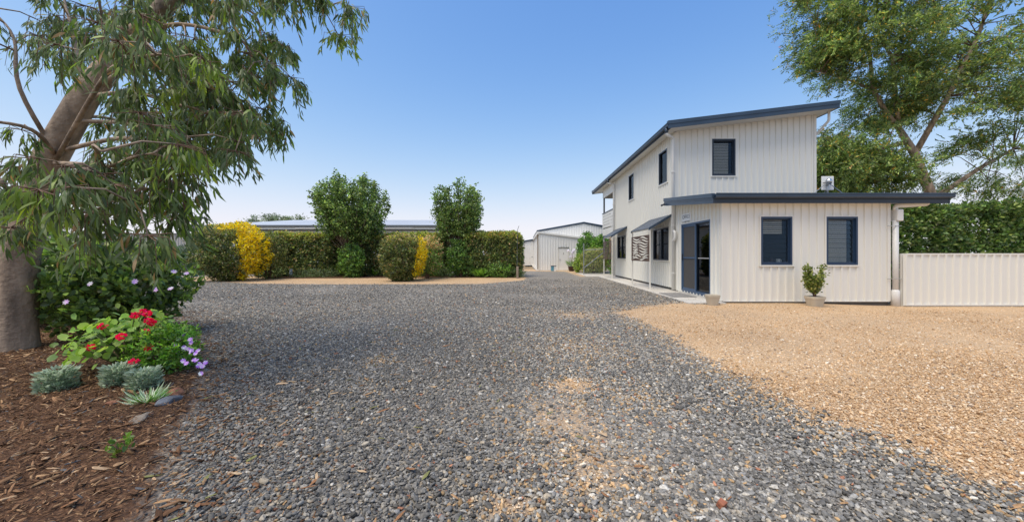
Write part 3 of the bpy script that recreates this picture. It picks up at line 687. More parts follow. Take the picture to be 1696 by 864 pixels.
# awnings over the two lower windows
def awning(y0, y1):
    xa, xb, za, zb = XW-.002, 4.40, 2.60, 2.15; sl = (za-zb)/(xa-xb)
    zf = lambda x, y: zb + (x-xb)*sl
    aw = roofsheet(xb-.06, xa, y0, y1, lambda x, y: zf(x, y)+.03, 'awning', M['blue'], hgt=.018).build('awning', M['blue'], house)
    for y in (y0, y1-.02):
        MB().hexa([(xb-.05, y-.004, zf(xb-.05, 0)-.035), (xa-.002, y-.004, za-.035), (xa-.002, y+.022, za-.035), (xb-.05, y+.022, zf(xb-.05, 0)-.035),
                   (xb-.05, y-.004, zf(xb-.05, 0)+.052), (xa-.002, y-.004, za+.052), (xa-.002, y+.022, za+.052), (xb-.05, y+.022, zf(xb-.05, 0)+.052)]).build('awning_barge', M['blue'], aw)
    MB().box(xb-.02, xb+.02, y0+.03, y1-.03, zb-.04, zb+.012).build('awning_beam', M['trim'], aw)
    for y in (y0+.03, y1-.04): bevel(MB().box(xb-.022, xb+.022, y-.022, y+.022, -.04, zb-.042).build('awning_post', M['trim'], aw), .004)
awning(12.62, 14.72); awning(18.0, 19.86)
# balcony and the open porch below it
MB().box(XW-.02, XW+.06, YE+.05, YB, 4.82, 5.38).build('balcony_beam', M['trim'], house)
MB().box(XW-.02, XR, YB-.06, YB, 4.82, 5.38).build('balcony_beam', M['trim'], house)
MB().box(XW, XR, YE+.03, YB, 5.34, 5.345).build('balcony_ceiling', M['timber'], house)
for (x, y) in ((XW+.05, YB-.05), (XR-.05, YB-.05)): 
    MB().box(x-.045, x+.045, y-.045, y+.045, 2.85, 4.82).build('balcony_post', M['slate'], house)
    MB().box(x-.06, x+.06, y-.06, y+.06, -.05, 2.45).build('porch_post', M['slate'], house)
for i in range(5):
    z = 2.90 + i*.182
    MB().box(XW-.045, XW-.022, YE+.04, YB+.02, z, z+.160).build('balustrade_board', M['trim'], house)
    MB().box(XW-.02, XR, YB+.002, YB+.022, z, z+.160).build('balustrade_board', M['trim'], house)
MB().box(XW-.07, XW+.03, YE+.04, YB+.05, 3.81, 3.85).box(XW+.03, XR, YB-.05, YB+.05, 3.81, 3.85).build('balcony_rail', M['navy'], house)
MB().box(XW-.03, XR, YE+.04, YB+.03, 2.42, 2.84).build('balcony_floor', M['trim'], house)
# concrete path along the house
path = MB().box(4.2, XW-.005, 9.25, 20.4, -.15, .022).box(3.55, XR, 20.402, 24.2, -.15, .02).build('path', M['concrete']); tag(path, kind='structure')

# ------------------------------------------------------------------ laser-cut screens, sign, mat, pots, antenna
def curve_mesh(name, splines, depth, m):
    cu = bpy.data.curves.new(name, 'CURVE'); cu.dimensions = '2D'; cu.fill_mode = 'BOTH'; cu.extrude = depth
    for pts in splines:
        s = cu.splines.new('POLY'); s.points.add(len(pts)-1); s.use_cyclic_u = True
        for p, q in zip(s.points, pts): p.co = (q[0], q[1], 0, 1)
    o = bpy.data.objects.new(name, cu); C.objects.link(o); dg = bpy.context.evaluated_depsgraph_get()
    me = bpy.data.meshes.new_from_object(o.evaluated_get(dg)); bpy.data.objects.remove(o); bpy.data.curves.remove(cu)
    me.name = name; me.materials.clear(); me.materials.append(m); return me
def text_mesh(name, body, size, depth, m):
    cu = bpy.data.curves.new(name, 'FONT'); cu.body = body; cu.size = size; cu.extrude = depth; cu.align_x = 'CENTER'; cu.align_y = 'CENTER'
    o = bpy.data.objects.new(name, cu); C.objects.link(o); dg = bpy.context.evaluated_depsgraph_get()
    me = bpy.data.meshes.new_from_object(o.evaluated_get(dg)); bpy.data.objects.remove(o); bpy.data.curves.remove(cu)
    me.name = name; me.materials.clear(); me.materials.append(m); return me
def wave_screen(y0, y1, z0, z1, x, label, m, seed, group):
    """flat plate with flowing wave-shaped holes"""
    rnd = random.Random(seed); w_, h_ = y1-y0, z1-z0; sp = [[(0, 0), (w_, 0), (w_, h_), (0, h_)]]
    rows = 9; rh = (h_-.10)/rows
    for r_ in range(rows):
        zc = .05 + rh*(r_+.5); u = .06 + rnd.uniform(0, .12); ph = r_*.5 + .25*math.sin(r_*2)
        while u < w_ - .25:
            ln = min(rnd.uniform(.7, 1.25), w_ - .07 - u); n = 18; up = []; dn = []
            for i in range(n+1):
                t = i/n; uu = u + ln*t; cz = zc + .040*math.sin(uu*5.2 + ph) ; th = .025*math.sin(math.pi*t)**.6 + .002
                up.append((uu, cz+th)); dn.append((uu, cz-th))
            sp.append(up + dn[::-1]); u += ln + rnd.uniform(.03, .06)
    me = curve_mesh('decorative_screen', sp, .002, m)
    me.transform(Matrix(((0, 0, 1, 0), (1, 0, 0, 0), (0, 1, 0, 0), (0, 0, 0, 1))))      # (u, v) plane -> (y, z)
    t = thing('decorative_screen', label, 'screen', (x, y0, z0), group)
    o = bpy.data.objects.new('screen_plate', me); C.objects.link(o); o.parent = t; origin[o.name] = origin[t.name]
    mb = MB()
    for y in (y0+.03, y1-.03):
        for z in (z0+.03, z1-.03): mb.tube([(x-.003, y, z), (x-.010, y, z)], .010, 8)
    mb.build('bolt', M['chrome'], t)
    return t
G1 = 'laser-cut wave screens fixed to the awning posts'
wave_screen(12.63, 14.70, 1.0, 1.93, 4.372, 'brown steel screen with cut-out waves under the nearer awning', M['corten'], 3, G1)
wave_screen(18.02, 19.84, 1.0, 1.93, 4.372, 'brown steel screen with cut-out waves under the farther awning', M['corten'], 8, G1)
wave_screen(20.55, 21.6, 1.25, 2.35, XW-.03, 'rusty tan screen hanging at the open porch beyond the long side wall', M['rust'], 12, None)

def sign():
    y, z = 11.45, 2.41; t = thing('sign', 'small white OFFICE sign on the wall above the blue sliding door', 'sign', (XW-.03, y, z))
    bevel(MB().box(XW-.04, XW-.026, y-.30, y+.30, z-.115, z+.115).build('sign_plate', M['white'], t), .004)
    me = text_mesh('lettering', 'OFFICE', .165, .001, M['ink']); me.transform(Matrix.Translation((XW-.0415, y, z+.012)) @ Matrix(((0, 0, -1, 0), (-1, 0, 0, 0), (0, 1, 0, 0), (0, 0, 0, 1))))
    link('lettering', me, t)
    MB().box(XW-.036, XW-.026, y-.17, y-.05, z-.15, z-.125).box(XW-.036, XW-.026, y+.05, y+.17, z-.15, z-.125).build('mounting_clip', M['galv'], t)
sign()
def pot(loc, r, h, label, group=None):
    t = thing('plant_pot', label, 'plant pot', loc, group); x, y, z = loc
    bevel(MB().lathe([(r*.66, 0), (r*.96, h*.80), (r, h*.80), (r*1.02, h), (r*.92, h), (r*.86, h*.84)], loc, 28, sq=5).build('pot', M['pot'], t), .006)
    MB().lathe([(r*.86, h*.80), (r*.5, h*.845), (.01, h*.855)], loc, 24, sq=5).build('soil', M['soil'], t); return t
pot((4.68, 9.02, -.01), .145, .265, 'squarish sandy pot without a plant at the end of the path by the sliding door', 'sandy square pots by the office')
pp = pot((7.08, 8.86, -.05), .17, .285, 'squarish sandy pot holding a small leafy shrub below the office windows', 'sandy square pots by the office')
def small_shrub():
    t = thing('potted_shrub', 'small light green leafy shrub growing in the sandy pot between office windows', 'shrub', (7.08, 8.86, .19))
    mb = MB(); tips = []
    for i in range(16):
        a = rng.uniform(0, 6.28); r_ = rng.uniform(.04, .20); h = rng.uniform(.2, .74)
        p = [Vector((7.08 + .02*math.cos(a), 8.86 + .02*math.sin(a), .22)), Vector((7.08 + r_*.5*math.cos(a), 8.86 + r_*.5*math.sin(a), .22+h*.55)), Vector((7.08 + r_*math.cos(a), 8.86 + r_*math.sin(a), .22+h))]
        mb.tube(p, [.008, .006, .003], 5); tips.append(p)
    mb.build('stem', M['twig'], t)
    P = []; D = []
    for p in tips:
        for j in range(120):
            s = rng.uniform(.36, 1.05); q = p[0].lerp(p[1], s*2) if s < .5 else p[1].lerp(p[2], s*2-1)
            P.append(np.array(q) + rng.normal(0, .042, 3)); D.append(rng.normal(0, 1, 3) + np.array([0, -.2, .5]))
    n = len(P); c = palette(n, [(.065, .085, .02), (.10, .12, .03), (.17, .16, .055), (.035, .05, .014)], [3, 3, 1.4, 2])
    link('foliage', leaves('foliage', P, D, rv(n), rng.uniform(.05, .085, n), rng.uniform(.028, .045, n), c, OVAL, M['leaf']), t)
small_shrub()
def doormat():
    o = bevel(MB().box(4.30, 4.98, 10.45, 11.55, .024, .04).build('door_mat', M['mat']), .008); tag(o, 'thin grey patterned mat lying on the concrete path by the sliding door', 'mat')
doormat()
def antenna():
    x, y = 9.16, 11.0; zr = zo(y)+.2
    t = thing('antenna', 'white flat panel antenna on a spindly tripod standing on the office roof', 'antenna', (x, y, zr))
    pz = zr+.38
    bevel(MB().box(x-.10, x+.26, y+.06, y+.10, pz-.14, pz+.28).build('panel', M['white'], t), .012)
    MB().tube([(x+.02, y, zr), (x+.02, y, pz+.12)], .02, 10).build('mast', M['galv'], t, smooth=True)
    MB().lathe([(.0, -.09), (.06, -.08), (.085, -.02), (.085, .03), (.05, .085), (0, .09)], (x+.02, y-.04, pz+.10), 16).build('receiver', M['chrome'], t, smooth=True)
    MB().tube([(x-.10, y+.02, pz+.08), (x+.16, y+.02, pz+.08)], .016, 8).tube([(x+.02, y, pz), (x+.02, y+.06, pz)], .016, 8).build('bracket', M['galv'], t)
    for dx in (-.42, .46): MB().tube([(x+.02, y, zr+.46), (x+dx*1.25, y-.02, zr+.04)], .011, 8).build('leg', M['galv'], t)
    MB().tube([(x+.02, y, zr+.24), (x+.02, y+.42, zr+.02)], .011, 8).build('leg', M['galv'], t)
antenna()
def ledge_things():
    x, y, z = 6.60, 9.62, 1.02
    for nm, lb, cat, dx, prof, m in (('mug', 'white mug standing inside the left office window', 'mug', .12, [(.045, 0), (.05, .01), (.05, .11), (.044, .11), (.042, .02)], M['white']),
                             ('vase', 'rounded brown vase standing inside the left office window, beside the mug', 'vase', -.05, [(.035, 0), (.065, .05), (.06, .10), (.03, .15), (.038, .18), (.03, .18)], M['redpot'])):
        t = thing(nm, lb, cat, (x+dx, y, z)); MB().lathe(prof, (x+dx, y, z), 18).build('body', m, t, smooth=True)
        if nm == 'mug': MB().tube([(x+dx+.048, y, z+.09), (x+dx+.085, y, z+.085), (x+dx+.085, y, z+.035), (x+dx+.048, y, z+.03)], .007, 6).build('handle', m, t)
    MB().box(6.2, 6.9, 9.55, 9.72, .985, 1.018).build('inner_ledge', M['trim'], [c for c in house.children if c.name == 'window.001'][0])
ledge_things()
def yard_fence():
    t = thing('fence', 'low cream steel sheet fence running right from the office wall', 'fence', (9.75, 9.3, 0))
    ribbed(9.70, 18, -.06, lambda u: 1.24, [], lambda u, v, n: Vector((u, 9.32-n, v)), t, M['clad'], phase=.02, name='fence_sheet')
    MB().box(9.74, 18, 9.29, 9.35, 1.235, 1.275).build('top_rail', M['trim'], t); MB().box(9.74, 18, 9.285, 9.345, -.06, -.015).build('bottom_rail', M['trim'], t)
    for x in (9.72, 12.1, 14.5, 16.9): MB().box(x-.03, x+.03, 9.345, 9.40, -.1, 1.27).build('post', M['trim'], t)
yard_fence()

# ------------------------------------------------------------------ sheds behind
def gable_shed():
    """main shed with its lower front bay, to the left of the house"""
    y0, y1 = 28.0, 42.0; x0 = 1.26; s = thing('shed', 'white steel shed with a numbered door and navy roof edge left of the house', 'shed', (x0, y0, 0))
    lt = lambda u: 2.86 - .135*(u-x0)
    dx0, dx1, dz = 2.74, 3.50, 1.72
    ribbed(x0, 5.4, .05, lt, [(dx0, dx1, .05, dz)], lambda u, v, n: Vector((u, y0-n, v)), s, M['shedclad'], sheet=0, name='wall', phase=.03)
    ribbed(y0, y1, .05, lambda u: 2.86, [], lambda u, v, n: Vector((x0-n, u, v)), s, M['shedclad'], sheet=0, name='side_wall')
    gz = lambda x: 3.12 + .178*(x-1.30) if x < 5.0 else 3.78 - .178*(x-5.0)
    mb = MB(); k = 1.30
    ribbed(1.30, 5.0, 2.2, gz, [], lambda u, v, n: Vector((u, 30.0-n, v)), s, M['shedclad'], sheet=0, name='gable_wall')
    ribbed(5.0, 8.7, 0.0, gz, [], lambda u, v, n: Vector((u, 30.0-n, v)), s, M['shedclad'], sheet=0, name='gable_wall')
    for (xa, xb) in ((1.14, 5.0), (5.0, 8.86)):
        za, zb = (gz(1.30)-.03, gz(5.0)) if xa < 2 else (gz(5.0), gz(8.7)-.03)
        MB().hexa([(xa, 29.92, za-.02), (xb, 29.92, zb-.02), (xb, 29.99, zb-.02), (xa, 29.99, za-.02), (xa, 29.92, za+.13), (xb, 29.92, zb+.13), (xb, 29.99, zb+.13), (xa, 29.99, za+.13)]).build('barge_capping', M['blue'], s)
        MB().hexa([(xa, 29.99, za+.06), (xb, 29.99, zb+.06), (xb, y1, zb+.06), (xa, y1, za+.06), (xa, 29.99, za+.12), (xb, 29.99, zb+.12), (xb, y1, zb+.12), (xa, y1, za+.12)]).build('roof', M['shedroof'], s)
    # front bay roof with its thick white edge
    MB().hexa([(x0-.12, y0-.1, lt(x0)+.02), (5.4, y0-.1, lt(5.4)+.02), (5.4, 30, lt(5.4)+.10), (x0-.12, 30, lt(x0)+.10), (x0-.12, y0-.1, lt(x0)+.14), (5.4, y0-.1, lt(5.4)+.14), (5.4, 30, lt(5.4)+.22), (x0-.12, 30, lt(x0)+.22)]).build('bay_roof', M['shedclad'], s)
    MB().box(x0-.16, x0-.02, y0-.08, y1, 2.80, 2.98).build('gutter', M['shedclad'], s)
    MB().box(x0-.05, x0+.02, y0-.05, y0+.02, .05, 2.84).build('corner_trim', M['trim'], s)
    MB().tube([(x0-.08, 28.9, 2.8), (x0-.08, 28.9, .05)], .045, 10).build('downpipe', M['timber'], s)
    d = MB().box(dx0+.02, dx1-.02, y0-.02, y0+.02, .08, dz-.03).build('door', M['shedclad'], s)
    ring(lambda u, v, n: Vector((u, y0-n, v)), dx0-.03, dx1+.03, .05, dz+.04, .045, -.02, .04).build('door_frame', M['trim'], s)
    MB().box(dx0-.04, dx1+.04, y0-.07, y0-.03, dz+.045, dz+.075).build('door_head', M['slate'], s)
    MB().tube([(dx0+.10, y0-.02, .86), (dx0+.10, y0-.08, .86)], .035, 10).build('knob', M['galv'], d)
    me = text_mesh('numeral', '1', .26, .001, M['ink']); me.transform(Matrix.Translation((3.12, y0-.024, 1.30)) @ Matrix.Rotation(R(90), 4, 'X')); link('numeral', me, d)
    MB().box(x0-.05, 5.4, y0-.06, y0+.02, -.1, .05).box(x0-.25, x0, y0-.1, y1, -.1, .06).build('slab', M['concrete'], s)
gable_shed()
def far_garage():
    y0 = 40.2; x0, x1 = .22, 7; s = thing('garage', 'smaller white steel garage with a closed door beyond the numbered shed', 'garage', (x0, y0, 0))
    zf = lambda u: 2.62 + .17*(u-x0)
    ribbed(x0, x1, .03, zf, [(.78, 1.5, .03, 1.86)], lambda u, v, n: Vector((u, y0-n, v)), s, M['shedclad'], sheet=0, name='wall')
    ribbed(y0, 50, .03, lambda u: 2.62, [], lambda u, v, n: Vector((x0-n, u, v)), s, M['shedclad'], sheet=0, name='side_wall')
    MB().hexa([(x0-.1, y0-.1, zf(x0)-.02), (x1, y0-.1, zf(x1)-.02), (x1, 50, zf(x1)-.02), (x0-.1, 50, zf(x0)-.02), (x0-.1, y0-.1, zf(x0)+.14), (x1, y0-.1, zf(x1)+.14), (x1, 50, zf(x1)+.14), (x0-.1, 50, zf(x0)+.14)]).build('roof', M['blue'], s)
    mb = MB()
    for i in range(8): mb.box(.80, 1.48, y0-.01, y0+.02, .05+i*.222, .05+i*.222+.212)
    d = MB().box(.79, 1.49, y0+.005, y0+.03, .04, 1.85).build('door', M['shedclad'], s); mb.build('door_panels', M['shedclad'], d)
    MB().tube([(.95, y0-.02, .98), (1.1, y0-.02, .98)], .02, 6).build('handle', M['slate'], d)
    MB().tube([(x0-.06, y0+.05, 2.55), (x0-.06, y0+.05, .05)], .05, 8).build('downpipe', M['pvc'], s)
far_garage()
def long_shed():
    y0, y1 = 32.0, 44.0; x0, x1 = -28.3, -6.0; s = thing('long_shed', 'long low white steel shed with pale hipped roof behind the hedges', 'shed', (-17, y0, 0))
    ribbed(x0, x1, 0, lambda u: 3.66, [], lambda u, v, n: Vector((u, y0-n, v)), s, M['shedclad'], sheet=0, name='wall')
    e = .45; z0, z1 = 3.74, 4.72; ym = 37.0
    mb = MB(); xs0, xs1 = x0-e, x1+e
    mb.add([(xs0, y0-e, z0), (xs1, y0-e, z0), (xs1-.2, ym, z1), (x0+5.2, ym, z1), (xs0, y1, z0), (xs1, y1, z0)], [(0, 1, 2, 3), (0, 3, 4), (3, 2, 5, 4), (1, 5, 2)])
    mb.build('roof', M['shedroof'], s)
    MB().box(xs0, xs1, y0-e-.12, y0-e-.001, z0-.14, z0+.03).build('gutter', M['slate'], s)
    MB().box(xs0+.1, xs1-.1, y0-e-.02, y0-e+.02, z0-.34, z0-.15).build('fascia', M['trim'], s)
    MB().box(x0-.4, x1+.2, y0-.16, y0-.04, 3.30, 3.40).build('wall_rail', M['slate'], s)
    MB().tube([(-19.6, y0-.5, 3.50), (-9.4, y0-.5, 3.54)], .05, 8).build('conduit', M['pvc'], s)
    ribbed(y0, y1, 0, lambda u: 3.66, [], lambda u, v, n: Vector((x1+n, u, v)), s, M['shedclad'], sheet=0, name='side_wall')
    ribbed(y0, y1, 0, lambda u: 3.66, [], lambda u, v, n: Vector((x0-n, u, v)), s, M['shedclad'], sheet=0, name='side_wall')
long_shed()
def carport():
    t = thing('carport', 'open carport with dark flat roof and slim grey post at left behind shrubs', 'carport', (-20, 24.5, 0))
    y = 24.0
    MB().hexa([(-36, y-3, 4.35), (-21.35, y, 3.62), (-21.35, y+.7, 3.62), (-36, y+.7, 4.35), (-36, y-3, 4.47), (-21.35, y, 3.74), (-21.35, y+.7, 3.74), (-36, y+.7, 4.47)]).build('roof', M['slate'], t)
    MB().hexa([(-36, y-2.9, 4.2), (-21.55, y+.1, 3.50), (-21.55, y+.2, 3.50), (-36, y-2.8, 4.2), (-36, y-2.9, 4.34), (-21.55, y+.1, 3.61), (-21.55, y+.2, 3.61), (-36, y-2.8, 4.34)]).build('beam', M['timber'], t)
    for x, yy in ((-21.65, y+.12), (-30.5, y-1.7)): MB().box(x-.09, x+.09, yy-.06, yy+.06, -.1, 3.5 + .047*(-21.2-x)).build('post', M['slate'], t)
carport()
def sheet_fence():
    t = thing('sheet_fence', 'grey corrugated steel fence behind the shrubs at the left', 'fence', (-24, 27, 0))
    ribbed(-40, -20.6, 0, lambda u: 2.75, [], lambda u, v, n: Vector((u, 27-n, v)), t, paint('grey_fence_steel', (.5, .5, .5), .5, .05), sheet=0, name='fence_panel')
    MB().box(-40, -20.6, 26.9, 26.96, 2.74, 2.8).build('top_rail', M['slate'], t)
sheet_fence()

# ------------------------------------------------------------------ chain-link
def chainlink(p0, p1, z0, z1, parent, name='wire_mesh', sp=.075, r=.0022):
    p0, p1 = Vector((*p0, 0)), Vector((*p1, 0)); e = (p1-p0); w_ = e.length; e.normalize(); h = z1-z0; mb = MB(); nrm = Vector((-e.y, e.x, 0))
    def strip(u0, v0, u1, v1):
        a = p0 + e*u0 + Vector((0, 0, z0+v0)); b = p0 + e*u1 + Vector((0, 0, z0+v1)); t = (b-a).normalized(); s = nrm.cross(t).normalized()*r
        mb.add([a-s, a+s, b+s, b-s], [(0, 1, 2, 3)]); mb.add([a-nrm*r, a+nrm*r, b+nrm*r, b-nrm*r], [(0, 1, 2, 3)])
    k = -h
    while k < w_:
        u0, u1 = max(k, 0), min(k+h, w_)
        if u1 > u0: strip(u0, u0-k, u1, u1-k); strip(u0, h-(u0-k), u1, h-(u1-k))
        k += sp
    return mb.build(name, M['galv'], parent)
gate = thing('wire_gate', 'chain-link gate with pipe frame and diagonal brace beside the house', 'gate', (3.7, 22.2, 0))
MB().tube([(3.70, 22.2, -.1), (3.70, 22.2, 1.92)], .032, 10).build('gate_post', M['galv'], gate)
MB().tube([(3.75, 22.2, 1.52), (5.0, 22.35, 1.56)], .024, 8).build('top_rail', M['galv'], gate)
MB().tube([(3.75, 22.2, .45), (5.0, 22.35, 1.42)], .02, 8).build('brace', M['galv'], gate)
MB().tube([(3.75, 22.2, .08), (5.0, 22.35, .08)], .02, 8).build('bottom_rail', M['galv'], gate)
chainlink((3.72, 22.2), (5.0, 22.35), .1, 1.5, gate)
cf = thing('chain_link_fence', 'low chain-link fence in front of dark shrubs left of the yellow bush', 'fence', (-21, 21.6, 0))
for x in (-28, -25, -22.2, -19.4, -16.8): MB().tube([(x, 21.6, -.1), (x, 21.6, 1.3)], .025, 8).build('post', M['galv'], cf)
MB().tube([(-28, 21.6, 1.27), (-16.8, 21.6, 1.27)], .016, 6).build('top_wire', M['galv'], cf)
chainlink((-28, 21.6), (-16.8, 21.6), .02, 1.26, cf, sp=.09, r=.003)

# ------------------------------------------------------------------ shrubs and hedges
def shrub(name, label, cat, c, rx, ry, h, n, ls, pal, ps, group=None, e=3.2, z0=0.0, lumps=.16, tintfn=None, shape=KITE, stems=5, wr=.55, depth=.45, up=.3, taper=0, var=.28):
    """leaf shell of a clipped bush standing on c, with stems below"""
    t = thing(name, label, cat, (c[0], c[1], 0), group)
    rz = (h-z0)/2; K = 8; ns = max(6, n//K); P, d = boxshell(ns, rx, ry, rz) if e >= 5 else superell(ns, rx, ry, rz, e, depth)
    P = P * (1 + lump(P, lumps, 1.6/max(.4, min(rx, 1.2)), c[0]*3.1))[:, None]
    if taper:
        f = 1 - taper*np.clip(-P[:, 2]/rz, 0, 1)**2; P[:, :2] *= f[:, None]
    # each point becomes a sprig of leaves that share a direction and a shade of growth
    sd = unit(d*.9 + rv(ns)*.7 + np.array([0, 0, up])); shade = np.exp(rng.normal(0, .30, (ns, 1)))*np.array([[1, 1, 1]]) + rng.normal(0, .05, (ns, 3))
    P = np.repeat(P, K, 0) + np.repeat(sd, K, 0)*rng.uniform(-.6, 1.0, (ns*K, 1))*ls*1.1 + rng.normal(0, ls*.30, (ns*K, 3)); d = np.repeat(d, K, 0); n = ns*K
    D = unit(np.repeat(sd, K, 0)*.8 + rv(n)*.85); col = np.clip(palette(n, pal, ps, var*.7)*np.repeat(shade, K, 0), 0, 1)
    if tintfn is not None: col = tintfn(P, col, rx, ry, rz)
    W = P + np.array([c[0], c[1], z0 + rz])
    keep = W[:, 2] > .02; W, D, col, dd = W[keep], D[keep], col[keep], d[keep]; k = len(W)
    L = ls*rng.uniform(.7, 1.3, k)
    link('foliage', leaves('foliage', W, D, dd + rv(k)*.7, L, L*wr, col, shape, M['leaf']), t)
    if stems:
        mb = MB()
        for i in range(stems):
            a = rng.uniform(0, 6.28); q = rng.uniform(.1, .7)
            x0, y0_ = c[0] + math.cos(a)*.25*rx*q, c[1] + math.sin(a)*.25*ry*q
            mb.tube([(x0, y0_, -.05), (x0 + .15*rx*math.cos(a), y0_ + .15*ry*math.sin(a), h*.4), (x0 + .5*rx*math.cos(a), y0_ + .5*ry*math.sin(a), h*.75)], [.03*h/2+.006, .022*h/2+.004, .006], 6)
        mb.build('stem', M['twig'], t)
    return t
HEDGE_PAL = [(.035, .05, .020), (.06, .08, .026), (.10, .125, .038), (.16, .14, .055), (.22, .15, .075)]
def hedge_tint(P, col, rx, ry, rz):       # fresh growth at the clipped top is lime and bronze
    f = sm((P[:, 2]/rz - .62) / .35)*(rng.random(len(P)) < .75); tip = palette(len(P), [(.17, .19, .045), (.22, .16, .06), (.12, .15, .04)], [3, 2, 3])
    return col*(1-f[:, None]) + tip*f[:, None]
def gold_tint(bound, top, side):
    def fn(P, col, rx, ry, rz):
        b = bound(P[:, 2]/rz) + lump(P, .22, 2.2, 5)
        lat = (P[:, 0]*side[0] + P[:, 1]*side[1])/rx; y = lat > b
        if top: y |= (P[:, 2]/rz > .80 + .0*P[:, 0]) & (lat > -.35 + lump(P, .2, 3, 9))
        y &= rng.random(len(P)) < .95
        g = palette(len(P), [(.33, .25, .008), (.36, .28, .012), (.26, .20, .012), (.12, .12, .02)], [3.6, 4, 2.4, 1.2], .18)
        f = sm((P[:, 2]/rz - .5)/.5)*(rng.random(len(P)) < .5); tip = palette(len(P), [(.20, .20, .05), (.26, .17, .09)], [2, 1])
        col = col*(1-f[:, None]) + tip*f[:, None]
        return np.where(y[:, None], g, col)
    return fn
DUR = [(.034, .048, .015), (.055, .072, .022), (.10, .11, .036), (.17, .14, .065), (.022, .028, .011)]
shrub('variegated_bush', 'large rounded clipped bush, dark green with a broad golden yellow right flank', 'bush', gp(383, 464.5), 1.50, 1.35, 2.62, 21000, .105, DUR, [3, 3, 2, 1, 2], 'clipped two-coloured bushes by the gravel', e=2.7, z0=.05,
      tintfn=gold_tint(lambda z: .20 - .12*np.clip(z, -1, 1), True, (.79, .61)), lumps=.17, taper=.35, depth=.45)
shrub('variegated_bush', 'smaller upright clipped bush, dark green with a thin golden yellow right edge', 'bush', gp(668, 465), .94, .95, 2.10, 12500, .095, DUR, [3, 3, 2, 1.2, 2], 'clipped two-coloured bushes by the gravel', e=3.4, z0=.03,
      tintfn=gold_tint(lambda z: .64 + .12*np.clip(z, -1, 1), False, (.97, .25)), lumps=.12, taper=.42, depth=.45)
def px2x(px, y): return (px - CX)*y/F
def hedge(px0, px1, y, h, n, label, ry=.75, z0=.05):
    x0, x1 = px2x(px0, y), px2x(px1, y)
    return shrub('hedge', label, 'hedge', ((x0+x1)/2, y), (x1-x0)/2, ry, h, n, .12, HEDGE_PAL, [3, 3, 2.2, .8, .5], 'clipped hedges along the back of the gravel', e=7, z0=z0, tintfn=hedge_tint, lumps=.05, stems=9, depth=.22)
hedge(436, 560, 20.9, 2.34, 52000, 'dark clipped hedge with bronze tips between the big yellow bush and the left round-topped tree', .8)
hedge(560, 742, 21.2, 2.34, 60000, 'middle clipped hedge behind the small two-coloured bush, between the round-topped trees', .7)
hedge(772, 862, 20.6, 2.36, 42000, 'dark clipped hedge at the right end of the row, ending at the driveway', .85)
shrub('shrub', 'rounded olive green shrub squeezed between the big yellow bush and the hedge', 'shrub', (px2x(444, 18.6), 18.6), .72, .7, 2.32, 7000, .08, DUR, [2, 3, 3, 1.5, 1], e=2.8)
shrub('shrub', 'green shrub with pinkish new tips just right of the small two-coloured bush', 'shrub', (px2x(708, 18.7), 18.7), .68, .6, 2.15, 7000, .08, [(.06, .10, .03), (.10, .15, .04), (.30, .17, .12)], [3, 2, .8], e=2.8, z0=.25,
      tintfn=lambda P, c, rx, ry, rz: np.where(((P[:, 2]/rz > .35) & (rng.random(len(P)) < .5))[:, None], palette(len(P), [(.36, .22, .14), (.28, .22, .09)], [1, 1]), c))
shrub('shrub', 'leafy green shrub under the left round-topped tree', 'shrub', (px2x(583, 19.6), 19.6), .62, .5, 1.75, 5000, .10, [(.07, .12, .03), (.11, .17, .04), (.04, .07, .02)], [3, 2, 2], e=2.0, lumps=.42, depth=.6)
shrub('shrub', 'leafy green shrub under the right round-topped tree', 'shrub', (px2x(762, 19.8), 19.8), .70, .5, 2.05, 6000, .10, [(.06, .11, .03), (.10, .15, .04), (.035, .06, .02)], [3, 2, 2], e=2.0, lumps=.42, depth=.6)
shrub('dark_shrub', 'dark bluish shrub mass behind the chain-link fence at the left', 'shrub', (-19.9, 22.6), 1.35, .8, 1.95, 9000, .09, [(.03, .05, .03), (.05, .075, .04), (.09, .11, .07)], [3, 3, 1], e=2.5)
shrub('dark_shrub', 'dark broad shrub behind the chain-link fence, farther left', 'shrub', (-23.4, 22.9), 1.9, .9, 2.1, 10000, .09, [(.03, .05, .03), (.05, .075, .04), (.09, .11, .07)], [3, 3, 1], e=2.4)
shrub('climber', 'tall dark green leafy climber at the front corner of the numbered shed', 'climber', (px2x(972, 25.5), 25.5), .62, .5, 2.75, 7000, .11, [(.04, .08, .02), (.07, .13, .03), (.11, .17, .04)], [3, 3, 1.5], e=2.3)
shrub('climber', 'bright green leafy climber behind the wire gate, against the house', 'climber', (px2x(996, 25.0), 25.0), .72, .5, 2.45, 7000, .11, [(.05, .10, .02), (.09, .16, .03), (.14, .2, .05)], [3, 3, 1.5], e=2.3, z0=.3)
shrub('shrub', 'yellowish green shrub right behind the chain-link gate', 'shrub', (px2x(985, 23.7), 23.7), .85, .55, 1.62, 9000, .08, [(.12, .14, .04), (.2, .2, .07), (.07, .09, .03), (.28, .25, .12)], [3, 2, 2, .8], e=3)
shrub('shrub', 'narrow light green shrub left of the wire gate beside the red pot', 'shrub', (px2x(960, 24.6), 24.6), .36, .35, 1.15, 3000, .09, [(.1, .14, .03), (.16, .2, .05)], [1, 1], e=2.2)
shrub('porch_plant', 'dark leafy plant in the shade of the open porch', 'plant', (5.9, 22.6), .55, .5, 1.15, 3500, .11, [(.05, .09, .025), (.09, .14, .03), (.2, .06, .13)], [3, 2, .25], e=2.2)
shrub('distant_hedge', 'distant dark green hedge beyond the sheds at the end of the drive', 'hedge', (-1.2, 58), 2.3, 1.5, 1.9, 5000, .16, HEDGE_PAL, [3, 3, 2, .5, .1], e=3.5)
